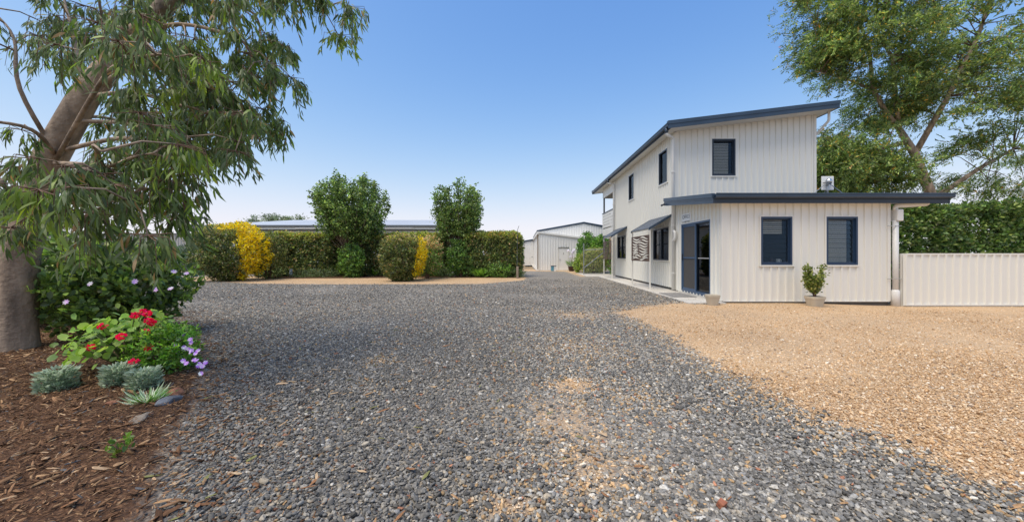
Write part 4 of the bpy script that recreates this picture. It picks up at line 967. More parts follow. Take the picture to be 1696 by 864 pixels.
shrub('distant_hedge', 'green hedge beyond the cream fence at far right', 'hedge', (14.4, 13.2), 4.2, .8, 2.9, 60000, .13, [(.035, .06, .018), (.06, .09, .025), (.11, .13, .04)], [3, 3, 1.5], e=5, lumps=.22)
# plants at the foot of the hedges
def strap_plant(name, label, cat, c, r, h, n, pal, ps, wd=.02, group=None, droop=.6, shape=LANCE, ls=1.0):
    t = thing(name, label, cat, (c[0], c[1], 0), group)
    a = rng.uniform(0, 6.28, n); q = rng.random(n)**.5; out_ = np.stack([np.cos(a), np.sin(a), np.zeros(n)], 1)
    P = np.array([c[0], c[1], 0]) + out_*(r*.45*q)[:, None] + np.stack([np.zeros(n), np.zeros(n), h*(.35 if ls == 1 else .8)*rng.random(n)], 1)
    D = unit(out_*(droop*(.3+q))[:, None] + np.array([0, 0, 1.]) + rng.normal(0, .25, (n, 3)))
    L = h*rng.uniform(.5, .95, n)*ls
    link('foliage', leaves('foliage', P, D, out_ + rv(n)*.4, L, np.full(n, wd)*rng.uniform(.7, 1.3, n), palette(n, pal, ps), shape, M['leaf']), t)
    return t
GC = 'low plants at the foot of the hedges'
gcs = [(452, 459, .5, .32, 'grass', 'grey-green grassy clump beside the small bollard light, at the hedge foot'), (566, 457, .55, .42, 'fern', 'bright green leafy clump under the left round-topped tree'),
       (600, 457, .6, .30, 'fern', 'spreading bright green fern left of the small two-coloured bush'), (627, 457, .35, .3, 'fern', 'small green fern tucked against the small two-coloured bush'),
       (716, 458, .5, .42, 'leafy', 'leafy green plant at the right foot of the small two-coloured bush'), (742, 459, .45, .22, 'ground', 'low dark groundcover left of the right-hand tree trunk'),
       (775, 458, .5, .40, 'leafy', 'leafy green clump below the right round-topped tree'), (798, 459, .4, .28, 'fern', 'pale green fern below the right-hand hedge'),
       (828, 459.5, .55, .34, 'leafy', 'leafy low plant under the right-hand hedge'), (853, 459.5, .4, .2, 'ground', 'low dark groundcover at the hedge end by the driveway'),
       (505, 460, .6, .2, 'ground', 'low dark groundcover under the dark hedge left of the trees'), (535, 460, .6, .22, 'ground', 'low dark groundcover at the foot of the left tree')]
for (px, py, r, h, k, lb) in gcs:
    c = gp(px, py); r *= 1.45; h *= 1.6
    if k == 'grass': strap_plant('grass_clump', lb, 'plant', c, r, h+.25, 500, [(.13, .17, .09), (.2, .24, .13)], [1, 1], .02, GC, droop=1.2)
    elif k == 'fern': strap_plant('fern', lb, 'plant', c, r, h+.2, 380, [(.08, .15, .03), (.14, .22, .05), (.05, .09, .02)], [2, 2, 1], .06, GC, droop=1.6)
    else: shrub('low_plant', lb, 'plant', c, r, r*.7, h+(.22 if k == 'leafy' else .12), 1800, .085 if k == 'leafy' else .05, [(.06, .11, .025), (.10, .16, .035), (.03, .05, .02)] if k == 'leafy' else [(.045, .065, .03), (.07, .09, .04)], [2, 2, 1] if k == 'leafy' else [1, 1], GC, e=2.2, stems=0)
# bollard lights, hedge-end post
def bollard(px, py, h, label, m, w_=.12):
    c = gp(px, py); t = thing('bollard_light', label, 'garden light', (c[0], c[1], 0), 'small bollard lights along the hedge')
    MB().tube([(c[0], c[1], -.02), (c[0], c[1], h*.78)], w_*.5, 12).build('body', m, t, smooth=True)
    MB().lathe([(w_*.44, 0), (w_*.44, h*.14)], (c[0], c[1], h*.78), 12).build('lens', M['white'], t); MB().lathe([(w_*.62, 0), (w_*.62, h*.05), (w_*.2, h*.09)], (c[0], c[1], h*.92), 14).build('cap', m, t)
bollard(482, 459.5, .46, 'stubby grey bollard light at the foot of the dark hedge', M['galv'], .17)
bollard(523, 457.5, .40, 'pale bollard light half hidden under the dark hedge', M['pvc'], .2)
hp = thing('post', 'short dark timber post at the driveway end of the hedge', 'post', (*gp(857, 461), 0)); c = gp(857, 461)
bevel(MB().box(c[0]-.06, c[0]+.06, c[1]-.06, c[1]+.06, -.05, .62).build('stake', M['timber'], hp), .01)
MB().tube([(c[0]-.02, c[1], .6), (c[0]+.0, c[1], 2.5), (c[0]+.08, c[1], 2.72)], .012, 6).build('wire', M['slate'], hp)
# things by the numbered shed
def blue_tin():
    x, y = px2x(916.5, 27.3), 27.3; t = thing('tin', 'small blue and white square tin by the numbered shed door', 'tin', (x, y, 0))
    bevel(MB().box(x-.17, x+.03, y-.15, y+.15, 0, .36).build('body', M['bluetin'], t), .015); bevel(MB().box(x+.032, x+.19, y-.15, y+.15, 0, .34).build('label_panel', M['white'], t), .01)
    MB().box(x-.19, x+.21, y-.17, y+.17, .362, .41).build('lid', M['slate'], t)
blue_tin()
def red_pot():
    x, y = px2x(946.5, 26.9), 26.9; t = thing('glazed_pot', 'oxblood glazed round pot with agapanthus near the numbered shed door', 'plant pot', (x, y, 0))
    MB().lathe([(.15, 0), (.22, .12), (.25, .30), (.27, .36), (.24, .37), (.22, .31)], (x, y, 0), 20).build('pot', M['redpot'], t, smooth=True)
    MB().lathe([(.21, .30), (.01, .33)], (x, y, 0), 16).build('soil', M['soil'], t)
    p = strap_plant('agapanthus', 'pale flowering agapanthus growing in the oxblood glazed pot', 'plant', (x, y), .3, .6, 90, [(.06, .11, .03), (.1, .16, .05)], [1, 1], .03, droop=1.0)
    p.location.z = .3
    mb = MB(); heads = []
    for i in range(6):
        a = rng.uniform(0, 6.28); q = Vector((x + .22*math.cos(a), y + .15*math.sin(a), rng.uniform(.75, 1.35))); mb.tube([(x, y, .0), (x + .06*math.cos(a), y, q.z*.5), q], [.01, .008, .006], 5); heads.append(q)
    mb.build('flower_stem', M['timber'], p)
    for q in heads:
        n = 60; d = rv(n); me = leaves('flower_head', np.array(q)+d*.02, d, rv(n), .10, .035, palette(n, [(.55, .55, .68), (.4, .38, .52), (.3, .25, .3)], [3, 2, 1]), KITE, M['petal']); link('flower_head', me, p)
red_pot()
def log():
    p0 = Vector((*gp(961, 452), .10)); p1 = Vector((*gp(975, 453), .08)); o = MB().tube([p0, p0.lerp(p1, .5)+Vector((0, 0, .03)), p1], [.13, .14, .11], 10).build('log', M['timber'], None, smooth=True)
    tag(o, 'short weathered grey log lying at the foot of the gate post', 'log')
log()

# ------------------------------------------------------------------ trees
def pear_tree(label, c, h, rad, n_st, seed, lean=0):
    r_ = random.Random(seed); t = thing('tree', label, 'tree', (c[0], c[1], 0), 'two small round-topped trees rising over the hedges')
    mb = MB(); P = []; D = []; S = []
    base = Vector((c[0], c[1], 0))
    for i in range(4):
        a = i*1.57 + .4; mb.tube([base + Vector((.08*math.cos(a), .08*math.sin(a), -.1)), base + Vector((.16*math.cos(a), .16*math.sin(a), 1.2)), base + Vector((.35*math.cos(a), .35*math.sin(a), 2.3))], [.085, .065, .045], 8)
    mb.build('trunk', M['bark2'], t); mb = MB()
    zc = h*.675; hz = h*.335
    for i in range(n_st):
        a = r_.uniform(0, 6.28); f = r_.uniform(-.85, .97); q = math.sqrt(max(0, 1-abs(f)**(4.5 if f > 0 else 3.4)))*r_.uniform(.5, 1.07)*(.66 + .34*min(1, (f+1)/1.15)**.8)
        tip = base + Vector((rad*q*math.cos(a)+lean*f, rad*q*math.sin(a), zc + hz*f*r_.uniform(.92, 1.08)))
        s0 = base + Vector((.2*math.cos(a), .2*math.sin(a), min(1.5, tip.z*.45) + r_.uniform(-.2, .3)))
        m1 = s0.lerp(tip, .5) + Vector((math.cos(a)*.25*rad*q, math.sin(a)*.25*rad*q, -.05))
        path_ = [s0*(1-k/6)**2 + m1*2*(k/6)*(1-k/6) + tip*(k/6)**2 for k in range(7)]
        mb.tube(path_, [.03, .025, .021, .017, .013, .009, .004], 5)
        ln = (tip-s0).length; m_ = int(17*ln)
        for j in range(m_):
            k = r_.random()**.7; kk = k*6; i0 = min(int(kk), 5); p = path_[i0].lerp(path_[i0+1], kk-i0)
            if k < .22: continue
            g = .20*(1.15-.6*k)
            c0 = (p.x + r_.gauss(0, g), p.y + r_.gauss(0, g), p.z + r_.gauss(0, g*1.1)); v0 = (math.cos(a)*.6 + r_.gauss(0, .6), math.sin(a)*.6 + r_.gauss(0, .6), r_.gauss(.2, .6)); sh = math.exp(r_.gauss(0, .33))
            for _ in range(7):
                P.append((c0[0] + r_.gauss(0, .065), c0[1] + r_.gauss(0, .065), c0[2] + r_.gauss(0, .065))); D.append((v0[0] + r_.gauss(0, .5), v0[1] + r_.gauss(0, .5), v0[2] + r_.gauss(0, .5))); S.append(sh)
    mb.build('branch', M['bark2'], t); n = len(P); P = np.array(P); keep = P[:, 2] > 2.05 + .25*np.sin(P[:, 0]*3); P = P[keep]; D = np.array(D)[keep]; S = np.array(S)[keep]; n = len(P)
    tint = palette(n, [(.045, .075, .022), (.075, .11, .032), (.11, .145, .045), (.16, .19, .07), (.025, .04, .014)], [3, 3, 2, .7, 1.5])
    L = rng.uniform(.08, .135, n)
    link('crown', leaves('crown', P, D, rv(n), L, L*.62, np.clip(tint*S[:, None], 0, 1), OVAL, M['leaf']), t)
pear_tree('broad round-topped green tree, wider of the pair, behind the hedge at left', (px2x(585, 20.5), 20.5), 5.62, 1.92, 130, 5)
pear_tree('narrower round-topped green tree behind the hedge at right, nearer the driveway', (px2x(760, 20.5), 20.5), 5.28, 1.28, 85, 11)

def spray_tree(name, label, cat, base, trunk, limbs, lobes, n_cl, n_lf, pal, ps, lsize, wr, seed, bark, droop, rad=.16, group=None, jit=.55, tail=LANCE, frond=0):
    """tree with drawn limbs; leaf clusters fill ellipsoid lobes; a branchlet joins each cluster to the nearest limb"""
    r_ = np.random.default_rng(seed); t = thing(name, label, cat, base, group)
    mb = MB(); mb.tube(trunk[0], trunk[1], 12); mb.build('trunk', bark, t, smooth=True)
    mb = MB(); pts = []
    for path_, rr in limbs:
        path_ = [Vector(p) for p in path_]; mb.tube(path_, rr, 8)
        for a, b in zip(path_[:-1], path_[1:]):
            for k in range(6): pts.append(a.lerp(b, k/6))
    pts += [Vector(p) for p in trunk[0][-2:]]; A = np.array(pts)
    Ps = []; Ds = []; shades = []; mb2 = MB()
    wts = np.array([l[2] for l in lobes]); wts = wts/wts.sum()
    for i in range(n_cl):
        l = lobes[r_.choice(len(lobes), p=wts)]; d = r_.normal(size=3); d /= np.linalg.norm(d); q = np.array(l[0]) + d*np.array(l[1])*(r_.random()**.45)
        j = np.argmin(((A-q)**2).sum(1)); a = Vector(A[j]); b = Vector(q); m_ = a.lerp(b, .55) + Vector((0, 0, .12*(b-a).length))
        mb2.tube([a, a.lerp(m_, .5), m_, b], [.028, .022, .015, .006], 5)
        k = r_.integers(int(n_lf*.6), int(n_lf*1.4)); out_ = np.array((b-a).normalized())
        if frond:                                   # feathery compound leaves: leaflets in two rows along a drooping stalk
            nf = max(6, k//14); b0_ = q + r_.normal(size=(nf, 3))*np.array([jit, jit, jit*.6]); fd = unit(out_*.6 + r_.normal(size=(nf, 3))*.5 + np.array(droop)); sd = unit(np.cross(fd, r_.normal(size=(nf, 3))))
            fl = frond*r_.uniform(.7, 1.25, nf); u_ = np.linspace(.12, 1, 7); fs_ = np.exp(r_.normal(0, .22, nf))
            for sg in (-1, 1):
                Ps.append((b0_[:, None] + fd[:, None]*(fl[:, None, None]*u_[None, :, None]) + np.array([0, 0, -.12])*(fl[:, None, None]*(u_**2)[None, :, None])).reshape(-1, 3))
                Ds.append((fd[:, None]*.75 + sg*sd[:, None]*np.ones((1, 7, 1)) + r_.normal(0, .15, (nf, 7, 3))).reshape(-1, 3)); 
            shades.append(np.tile(np.repeat(fs_, 7), 2)*np.exp(r_.normal(0, .25)))
        else:
            cl = q + r_.normal(size=(k, 3))*np.array([jit, jit, jit*.55]); Ps.append(cl)
            Ds.append(out_*.5 + r_.normal(size=(k, 3))*.55 + np.array(droop)); shades.append(np.full(k, np.exp(r_.normal(0, .3))))
    mb.build('limb', bark, t, smooth=True); mb2.build('branchlet', M['twig'], t, kind='stuff')
    ctint = np.concatenate(shades)[:, None]*(1 + r_.normal(0, .05, (1, 3)))
    P = np.concatenate(Ps); D = np.concatenate(Ds); n = len(P); L = lsize*r_.uniform(.65, 1.35, n)
    link('crown', leaves('crown', P, D, rv(n), L, L*wr, np.clip(palette(n, pal, ps)*ctint, 0, 1), tail, M['leaf']), t)
    return t
dR = 19.0
tb = at(1560, 421 + F*H/dR, dR); 
A_ = lambda x, y, d=dR: at(x, y, d)
spray_tree('shade_tree', 'tall feathery tree with arching limbs rising behind the office roof at right', 'tree', (tb.x, tb.y, 0),
    ([A_(1560, 470), A_(1545, 330), A_(1515, 255), A_(1490, 215)], [.26, .23, .19, .14]),
    [([A_(1490, 215), A_(1470, 190), A_(1446, 149), A_(1440, 85), A_(1428, 50), A_(1400, -30)], [.12, .11, .09, .075, .06, .03]),
     ([A_(1490, 215), A_(1482, 153), A_(1478, 95), A_(1455, 60), A_(1450, -40)], [.11, .09, .075, .06, .03]),
     ([A_(1515, 255), A_(1570, 160), A_(1620, 60), A_(1660, -60)], [.14, .11, .08, .04]),
     ([A_(1446, 149), A_(1400, 130), A_(1350, 118)], [.07, .05, .02]), ([A_(1440, 85), A_(1390, 50), A_(1345, 40)], [.06, .04, .02]),
     ([A_(1500, 235), A_(1440, 252), A_(1390, 262), A_(1365, 285)], [.12, .08, .05, .02]), ([A_(1530, 290), A_(1470, 300), A_(1420, 300)], [.10, .06, .03]),
     ([A_(1545, 330), A_(1620, 280), A_(1690, 240)], [.14, .1, .05])],
    [(A_(1450, 40), (3.9, 2.5, 3.4), 3.0), (A_(1375, 85), (1.2, 1.6, 2.0), 1.1), (A_(1405, -40), (2.6, 2, 2.2), 1.0), (A_(1480, 170), (1.8, 2, 1.6), .8), (A_(1440, 280), (2.7, 1.5, 1.6), 2.2), (A_(1600, 110), (3.4, 2.6, 4.0), 2.2), (A_(1650, 270), (2.6, 2.0, 2.2), 1.0), (A_(1385, 265, 18.0), (1.1, .9, 1.3), .8)],
    345, 560, [(.055, .088, .026), (.088, .128, .038), (.14, .175, .052), (.28, .21, .05), (.42, .16, .04), (.035, .055, .018)], [3, 3, 2, .4, .10, 1.5], .15, .30, 21, M['bark'], (-.8, 0, -.45), jit=.42, tail=KITE, frond=.46)
# far gums over the long shed
for i, (px, pw, ty, lb) in enumerate(((418, 20, 355, 'small distant tree top over the long shed roof, leftmost'), (450, 22, 350, 'distant dark tree top over the middle of the long shed roof'), (482, 34, 352, 'broad distant tree top over the long shed roof, beside the left round-topped tree'))):
    d = 55; c = at(px, ty+14, d); w_ = pw*d/F/2
    spray_tree('distant_tree', lb, 'tree', (c.x, d, 0), ([(c.x, d, -.2), (c.x+.1, d, c.z*.6), (c.x, d, c.z)], [.25, .18, .08]), [([(c.x, d, c.z*.7), (c.x+w_*.6, d, c.z)], [.1, .03]), ([(c.x, d, c.z*.7), (c.x-w_*.6, d, c.z)], [.1, .03])],
        [((c.x, d, c.z-.1), (w_, 1.0, 1.1), 1)], 16, 90, [(.06, .08, .04), (.09, .11, .06)], [1, 1], .32, .25, 30+i, M['bark2'], (0, 0, -.4), group='distant tree tops beyond the long shed', jit=.35)
for i, (x, y, h, lb) in enumerate(((-52, 38, 8.0, 'tall dull green tree behind the carport at far left'), (-64, 42, 9, 'broad dull green tree at the far left edge beyond the carport'))):
    spray_tree('background_tree', lb, 'tree', (x, y, 0), ([(x, y, -.2), (x+.2, y, h*.35), (x, y, h*.6)], [.3, .24, .14]), [([(x, y, h*.5), (x+1.5, y, h*.8)], [.12, .04]), ([(x, y, h*.5), (x-1.6, y, h*.75)], [.12, .04])],
        [((x, y, h*.7), (2.8, 2.2, h*.28), 1)], 50, 150, [(.06, .08, .035), (.09, .11, .05)], [1, 1], .32, .28, 50+i, M['bark2'], (0, 0, -.4), jit=.5)

# ------------------------------------------------------------------ the gum tree at the left, close to the camera
def gum_tree():
    r_ = np.random.default_rng(99); b0 = at(20, CY + F*H/4.7, 4.7)
    t = thing('gum_tree', 'gum tree with hanging sickle leaves overhanging the garden bed at left', 'tree', (b0.x, b0.y, 0))
    B = lambda *ps: [at(x, y, d) for x, y, d in ps]
    tr = B((18, 600, 4.7), (34, 420, 4.68), (84, 260, 4.6), (140, 160, 4.55), (200, 88, 4.5), (245, 42, 4.48), (290, -10, 4.45), (360, -110, 4.4), (420, -230, 4.4))
    tr = [tr[0] + Vector((-.02, 0, -.1)), tr[0] + Vector((0, 0, .12)), tr[0].lerp(tr[1], .3)] + tr[1:]
    MB().tube(tr, [.34, .25, .20, .165, .15, .135, .12, .108, .095, .07, .04], 14).build('trunk', M['bark'], t, smooth=True)
    boughs = [  # path, twigs, leaf scale
        (B((310, -40, 4.45), (380, -60, 4.5), (440, -45, 4.6), (495, -18, 4.7), (540, 12, 4.8)), 42, 1.0),
        (B((350, -95, 4.4), (430, -90, 4.3), (485, -60, 4.3), (520, -25, 4.35)), 34, 1.0),
        (B((270, 12, 4.46), (330, 0, 4.6), (400, 10, 4.8), (425, 40, 5.0), (440, 80, 5.1)), 46, 1.0),
        (B((225, 62, 4.5), (300, 52, 4.3), (380, 68, 4.2), (405, 86, 4.2), (432, 104, 4.2)), 44, 1.0),
        (B((150, 150, 4.55), (240, 120, 4.4), (330, 145, 4.3), (385, 168, 4.2), (425, 180, 4.2), (455, 196, 4.2)), 54, 1.0),
        (B((140, 160, 4.55), (220, 170, 4.2), (300, 195, 4.0), (370, 222, 3.9), (415, 240, 3.9), (440, 252, 3.9)), 54, .95),
        (B((120, 200, 4.57), (200, 225, 4.4), (290, 240, 4.3), (370, 246, 4.4), (425, 270, 4.5)), 40, 1.0),
        (B((100, 250, 4.6), (200, 245, 3.9), (260, 262, 3.6), (310, 270, 3.5), (350, 285, 3.5)), 40, .95),
        (B((90, 270, 4.6), (170, 150, 3.9), (240, 140, 3.5), (290, 150, 3.3), (330, 165, 3.25)), 40, .95),
        (B((90, 270, 4.6), (150, 290, 3.7), (205, 300, 3.3), (255, 305, 3.1), (295, 318, 3.0)), 24, .95),
        (B((80, 330, 4.63), (130, 320, 3.5), (170, 310, 3.1), (205, 312, 2.9), (240, 325, 2.85)), 22, .95),
        (B((80, 330, 4.63), (110, 345, 3.3), (150, 335, 2.9), (180, 338, 2.75), (212, 350, 2.7)), 22, .95),
        (B((80, 330, 4.63), (130, 350, 3.5), (180, 368, 3.1), (225, 382, 3.0), (262, 402, 2.95)), 34, .95),
        (B((80, 330, 4.63), (140, 350, 3.9), (200, 362, 3.5), (255, 372, 3.4), (296, 396, 3.3)), 24, .95),
        (B((160, 135, 4.54), (210, 40, 4.3), (250, -20, 4.1), (320, -40, 4.0), (380, -20, 4.0)), 40, 1.0),
        (B((95, 260, 4.6), (60, 150, 4.3), (20, 60, 4.2), (-20, 20, 4.2)), 18, 1.0),
        (B((140, 160, 4.55), (110, 60, 4.6), (100, -20, 4.7), (120, -80, 4.8)), 22, 1.0),
        (B((95, 260, 4.6), (40, 220, 4.0), (-20, 210, 3.8), (-70, 240, 3.7)), 18, 1.0),
        (B((80, 330, 4.63), (40, 330, 3.8), (0, 330, 3.5), (-50, 360, 3.4)), 16, 1.0),
        (B((140, 160, 4.55), (160, 60, 5.0), (190, 0, 5.2), (240, -30, 5.3)), 24, 1.0),
        (B((120, 200, 4.57), (170, 210, 5.0), (250, 205, 5.3), (320, 200, 5.5), (370, 212, 5.6)), 46, 1.0),
        (B((200, 88, 4.5), (270, 90, 4.9), (335, 100, 5.3), (385, 115, 5.5)), 42, 1.0),
    ]
    mb = MB(); tw = MB(); P = []; D = []; Ls = []
    clr = []
    def smooth(pp, k=5):
        o = []; q = [pp[0]*2-pp[1]] + pp + [pp[-1]*2-pp[-2]]
        for i in range(1, len(q)-2):
            for j in range(k):
                t_ = j/k; a, b, c, d = q[i-1], q[i], q[i+1], q[i+2]
                o.append((b*2 + (c-a)*t_ + (a*2-b*5+c*4-d)*t_*t_ + (b*3-a-c*3+d)*t_**3)*.5)
        return o + [pp[-1]]
    for path_, ntw, ls in boughs:
        if path_[-1].z < 3.1: path_ = [p + Vector((-.05*i_, 0, .085*i_)) for i_, p in enumerate(path_)]
        path_ = smooth([p + Vector((r_.normal(0, .05), r_.normal(0, .08), r_.normal(0, .05))) if 0 < i_ else p for i_, p in enumerate(path_)])
        m_ = len(path_); rs = [.024*(1-.88*i/(m_-1)) + .003 for i in range(m_)]; mb.tube(path_, rs, 7)
        for k in range(max(3, int(ntw*.23))):
            s = (.16 + .84*r_.random()**.8)*(m_-1.001) if k else m_-1.001; i0 = min(int(s), m_-2); a = path_[i0].lerp(path_[i0+1], s-i0)
            c = a + Vector((r_.normal(0, .20), r_.normal(0, .26), r_.normal(-.02, .16))); lime = r_.random() < .22; sz = r_.uniform(.7, 1.25)
            mb.tube([a, a.lerp(c, .5) + Vector((0, 0, .05)), c], [.010, .007, .005], 5)
            for q_ in range(int(r_.integers(10, 16)*sz)):
                az = r_.uniform(0, 6.28); rr = r_.uniform(.03, .26)*sz; dz = -r_.uniform(.02, .40)*sz
                e = c + Vector((math.cos(az)*rr, math.sin(az)*rr, dz)); q = c + Vector((math.cos(az)*rr*.85, math.sin(az)*rr*.85, dz*.25 + .03))
                tw.tube([c, q, e], [.004, .003, .0015], 4, cap=False)
                for j in range(r_.integers(11, 19)):
                    u = r_.uniform(.25, 1.05); p = (c*(1-u)**2 + q*2*u*(1-u) + e*u*u)
                    P.append(np.array(p) + r_.normal(0, .014, 3)); dd = np.array([math.cos(az), math.sin(az), 0])*r_.uniform(.1, .6) + r_.normal(0, .30, 3); dd[2] -= 1.0; D.append(dd); Ls.append(ls*r_.uniform(.07, .155)); clr.append(lime)
    mb.build('branch', M['bark'], t, smooth=True); tw.build('twig', M['twig'], t, kind='stuff')
    P = np.array(P); D = np.array(D); L = np.array(Ls); n = len(P)
    tint = palette(n, [(.042, .060, .024), (.064, .088, .036), (.105, .122, .066), (.08, .118, .026), (.115, .155, .036), (.14, .09, .04)], [3, 3.2, 2, 1.2, .6, .4], .22)
    clr = np.array(clr); lm = palette(n, [(.085, .12, .022), (.12, .155, .03), (.06, .085, .025)], [2, 2, 1], .15); tint = np.where((clr & (r_.random(n) < .75))[:, None], lm, tint)
    W = L*r_.uniform(.12, .19, n); Nn = rv(n)*.8 + np.array([0, -1, .2])
    # the 300 leaves that show largest are single parts, the rest one mass
    px = CX + P[:, 0]/P[:, 1]*F; py = CY - (P[:, 2]-H)/P[:, 1]*F
    score = L/P[:, 1]*np.where((px > 0) & (px < 560) & (py > 0) & (py < 470), 1, 0); big = np.argsort(-score)[:300]; rest = np.setdiff1d(np.arange(n), big)
    o = link('crown', leaves('crown', P[rest], D[rest], Nn[rest], L[rest], W[rest], tint[rest], LANCE, M['gum']), t, kind='stuff')
    for i in big:
        me = leaves('leaf', P[i:i+1], D[i:i+1], Nn[i:i+1], L[i:i+1], W[i:i+1], tint[i:i+1], LANCE, M['gum']); link('leaf', me, t)
gum_tree()

# ------------------------------------------------------------------ the flower bed
HIB = [(.035, .055, .018), (.055, .085, .025), (.10, .14, .035), (.17, .22, .05)]
def flowers(parent, pts, r, pal, n=7, name='flower', ls=None, face=(.3, -1, .4)):
    for p in pts:
        k = n; a = np.linspace(0, 6.28, k, endpoint=False) + rng.uniform(0, 1); f = Vector(face) + Vector(rng.normal(0, .4, 3)); f.normalize()
        u = f.cross(Vector((0, 0, 1))).normalized(); v_ = f.cross(u)
        D = np.array([u*math.cos(x) + v_*math.sin(x) + f*.25 for x in a]); me = leaves(name, np.repeat(np.array(p)[None], k, 0), D, np.repeat(np.array(f)[None], k, 0), r, r*.62, palette(k, pal, [1]*len(pal), .1), OVAL, M['petal']); link(name, me, parent)
hb = shrub('hibiscus', 'dark leafy hibiscus bush with a few lilac flowers behind the red geraniums', 'bush', (-6.15, 5.55), .84, .8, 1.40, 9000, .085, HIB, [3, 3, 2, .9], e=2.2, lumps=.3, shape=OVAL, wr=.6, depth=.6, stems=8, z0=.06)
flowers(hb, [at(224, 466, 4.75), at(259, 479, 4.8), at(283, 478, 5.0), at(291, 436, 5.5), at(288, 450, 5.3), at(309, 453, 5.6), at(264, 521, 4.75), at(150, 470, 4.8), at(110, 500, 4.7)], .040, [(.36, .26, .60), (.46, .36, .68)], 7)
hb2 = shrub('hibiscus', 'dark leafy bush at the far left end of the flower bed', 'bush', (-8.6, 6.6), 1.3, 1.0, 1.6, 9000, .085, HIB, [3, 3, 2, .9], e=2.2, lumps=.3, shape=OVAL, wr=.6, depth=.6, stems=8, z0=.06)
def geranium(c, r, h, heads, label, nl=170):
    t = thing('geranium', label, 'plant', (c[0], c[1], 0)); mb = MB()
    P = []; D = []
    for i in range(nl*2):
        a = rng.uniform(0, 6.28); el = math.acos(rng.uniform(-.25, 1)); q = rng.uniform(.6, 1.02)
        d = np.array([math.sin(el)*math.cos(a), math.sin(el)*math.sin(a), math.cos(el)]); P.append(np.array([c[0], c[1], h*.42]) + d*np.array([r, r, h*.55])*q)
        dd = rng.normal(0, .6, 3) + np.array([d[0], d[1], .0])*.6; D.append(dd)
        if i % 3 == 0: mb.tube([(c[0], c[1], 0), P[-1]*.5 + np.array([c[0], c[1], .12])*.5, P[-1]], [.008, .006, .003], 4)
    for q in heads: mb.tube([(c[0], c[1], .1), (np.array(q)+np.array([c[0], c[1], .2]))/2 + np.array([0, 0, .05]), q], [.006, .005, .004], 5)
    mb.build('stem', paint('green_stem', (.12, .16, .05), .6), t)
    P = np.array(P); D = np.array(D); n = len(P); Nn = unit(P - np.array([c[0], c[1], h*.2])) + rng.normal(0, .3, (n, 3)) + np.array([0, -.3, .3]); L = rng.uniform(.055, .095, n); tint = palette(n, [(.11, .18, .035), (.17, .25, .05), (.23, .30, .08), (.07, .11, .03)], [2, 3, 1.5, 1.5], .15)
    vis = np.argsort(P[:, 1])[:nl]; rest = np.argsort(P[:, 1])[nl:]
    for i in vis: link('leaf', leaves('leaf', P[i:i+1], D[i:i+1], Nn[i:i+1], L[i:i+1], L[i:i+1], tint[i:i+1], ROUND, M['leaf']), t)
    link('foliage', leaves('foliage', P[rest], D[rest], Nn[rest], L[rest], L[rest], tint[rest], ROUND, M['leaf']), t)
    for q in heads:
        k = 40; d = rv(k); d[:, 2] *= .75; me = leaves('flower_head', np.array(q) + d*.020, d + rng.normal(0, .3, (k, 3)), rv(k), .027, .022, palette(k, [(.62, .012, .05), (.72, .02, .09), (.48, .008, .03)], [3, 2, 2], .1), OVAL, M['petal']); link('flower_head', me, t)
geranium((-4.28, 3.98), .50, .64, [at(223, 522, 3.72), at(244, 519, 3.85), at(246, 531, 3.8), at(241, 550, 3.68), at(245, 575, 3.6), at(222, 599, 3.5), at(201, 557, 3.55), at(252, 534, 3.9), at(236, 516, 3.95), at(170, 540, 3.7), at(150, 575, 3.6)], 'bright red flowering geranium with round lime leaves at the front of the bed')
dz = shrub('daisy_bush', 'low glossy green bush with small purple daisies along its right edge', 'bush', (-3.74, 3.82), .26, .27, .50, 3600, .042, [(.06, .12, .02), (.10, .17, .03), (.14, .21, .045), (.03, .06, .015)], [3, 3, 1.5, 1.5], e=2.3, lumps=.15, shape=OVAL, wr=.42, depth=.55, stems=6)
flowers(dz, [at(305 + rng.normal(0, 9), 572 + rng.normal(0, 7), 3.75) for _ in range(8)] + [at(318 + rng.normal(0, 7), 590 + rng.normal(0, 8), 3.65) for _ in range(8)] + [at(329, 605, 3.6), at(333, 618, 3.58), at(304, 597, 3.45), at(326, 597, 3.6), at(302, 556, 3.85), at(308, 548, 3.95), at(308, 552, 3.9), at(280, 560, 3.9), at(262, 556, 3.9), at(335, 606, 3.6)], .026, [(.42, .26, .55), (.62, .52, .72), (.24, .11, .34)], 9)
SIL = [(.13, .16, .12), (.18, .21, .16), (.09, .12, .08)]
sg = 'silvery grey leafy plants at the bed edge'
s1 = strap_plant('silver_plant', 'silvery grey-green leafy plant right below the red geranium, nearer the daisies', 'plant', (-3.46, 3.34), .23, .24, 900, SIL, [2, 2, 1], .018, sg, droop=1.7, ls=.22, shape=OVAL)
s2 = strap_plant('silver_plant', 'silvery grey-green leafy plant left of the other silver plant under the geranium', 'plant', (-3.78, 3.42), .23, .26, 900, SIL, [2, 2, 1], .018, sg, droop=1.7, ls=.22, shape=OVAL)
copy_thing(s1, (-4.2, 3.3, 0), 1.2, 1.1, 'silvery grey-green leafy plant at the far left edge of the bed')
strap_plant('grass_clump', 'small pale variegated tuft growing beside the grey rock', 'plant', (-3.13, 3.05), .14, .17, 130, [(.18, .23, .14), (.08, .14, .04), (.3, .34, .24)], [2, 2, 1], .012, None, droop=1.5)
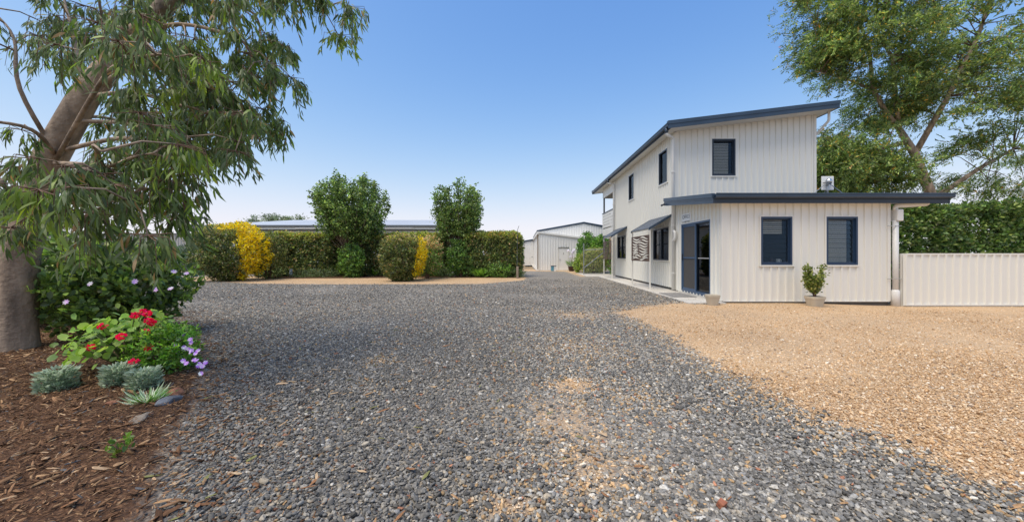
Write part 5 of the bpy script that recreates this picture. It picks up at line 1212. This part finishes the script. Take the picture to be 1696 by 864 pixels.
shrub('seedling', 'single leafy green seedling in the bark mulch at the lower left', 'plant', (-2.46, 2.24), .045, .045, .11, 32, .04, [(.05, .09, .018), (.075, .115, .028)], [1, 1], e=2, stems=2, shape=OVAL, wr=.5, lumps=0, z0=.03)
def rock(c, s, label, m, seed, name='rock', z=0):
    bm = bmesh.new(); bmesh.ops.create_icosphere(bm, subdivisions=3, radius=1)
    for v in bm.verts:
        k = 1 + .45*mnoise.noise(v.co*1.1 + Vector((seed*3.7, 0, 0))) + .12*mnoise.noise(v.co*4 + Vector((0, seed, 0))); v.co = Vector((v.co.x*k*s[0], v.co.y*k*s[1], v.co.z*k*s[2]))
    bm.transform(Matrix.Translation((c[0], c[1], s[2]*.4 + z)) @ Matrix.Rotation(seed, 4, 'Z')); me = bpy.data.meshes.new(name); bm.to_mesh(me); bm.free(); me.materials.append(m); tag(link(name, me), label, 'rock')
rock((-2.93, 3.02), (.085, .045, .04), 'smooth blue-grey rock beside the pale tuft at the bed edge', M['rock'], 1.1, z=.02)
rock((-3.02, 3.17), (.075, .055, .045), 'rusty red rock just behind the blue-grey rock', M['redrock'], 2.3, z=.02)
rock((-3.35, 2.98), (.045, .03, .02), 'small flat orange stone lying in the mulch left of the pale tuft', M['redrock'], 4.0, z=.03)
rock((-2.85, 2.72), (.10, .05, .022), 'flat brown-grey stone half sunk in the bark mulch', M['timber'], 5.2, z=.02)
def brick_bit():
    c = gp(1195, 842); bm = bmesh.new(); bmesh.ops.create_cube(bm, size=1)
    for v in bm.verts: v.co = Vector((v.co.x*.036*(1+.3*random.random()), v.co.y*.028*(1+.4*random.random()), v.co.z*.03*(1+.4*random.random())))
    bm.transform(Matrix.Translation((c[0], c[1], .024)) @ Matrix.Rotation(.6, 4, 'Z') @ Matrix.Rotation(.3, 4, 'X')); me = bpy.data.meshes.new('brick_fragment'); bm.to_mesh(me); bm.free(); me.materials.append(M['brick'])
    tag(bevel(link('brick_fragment', me), .004), 'broken red brick fragment on the dark gravel at the bottom', 'brick fragment')
brick_bit()
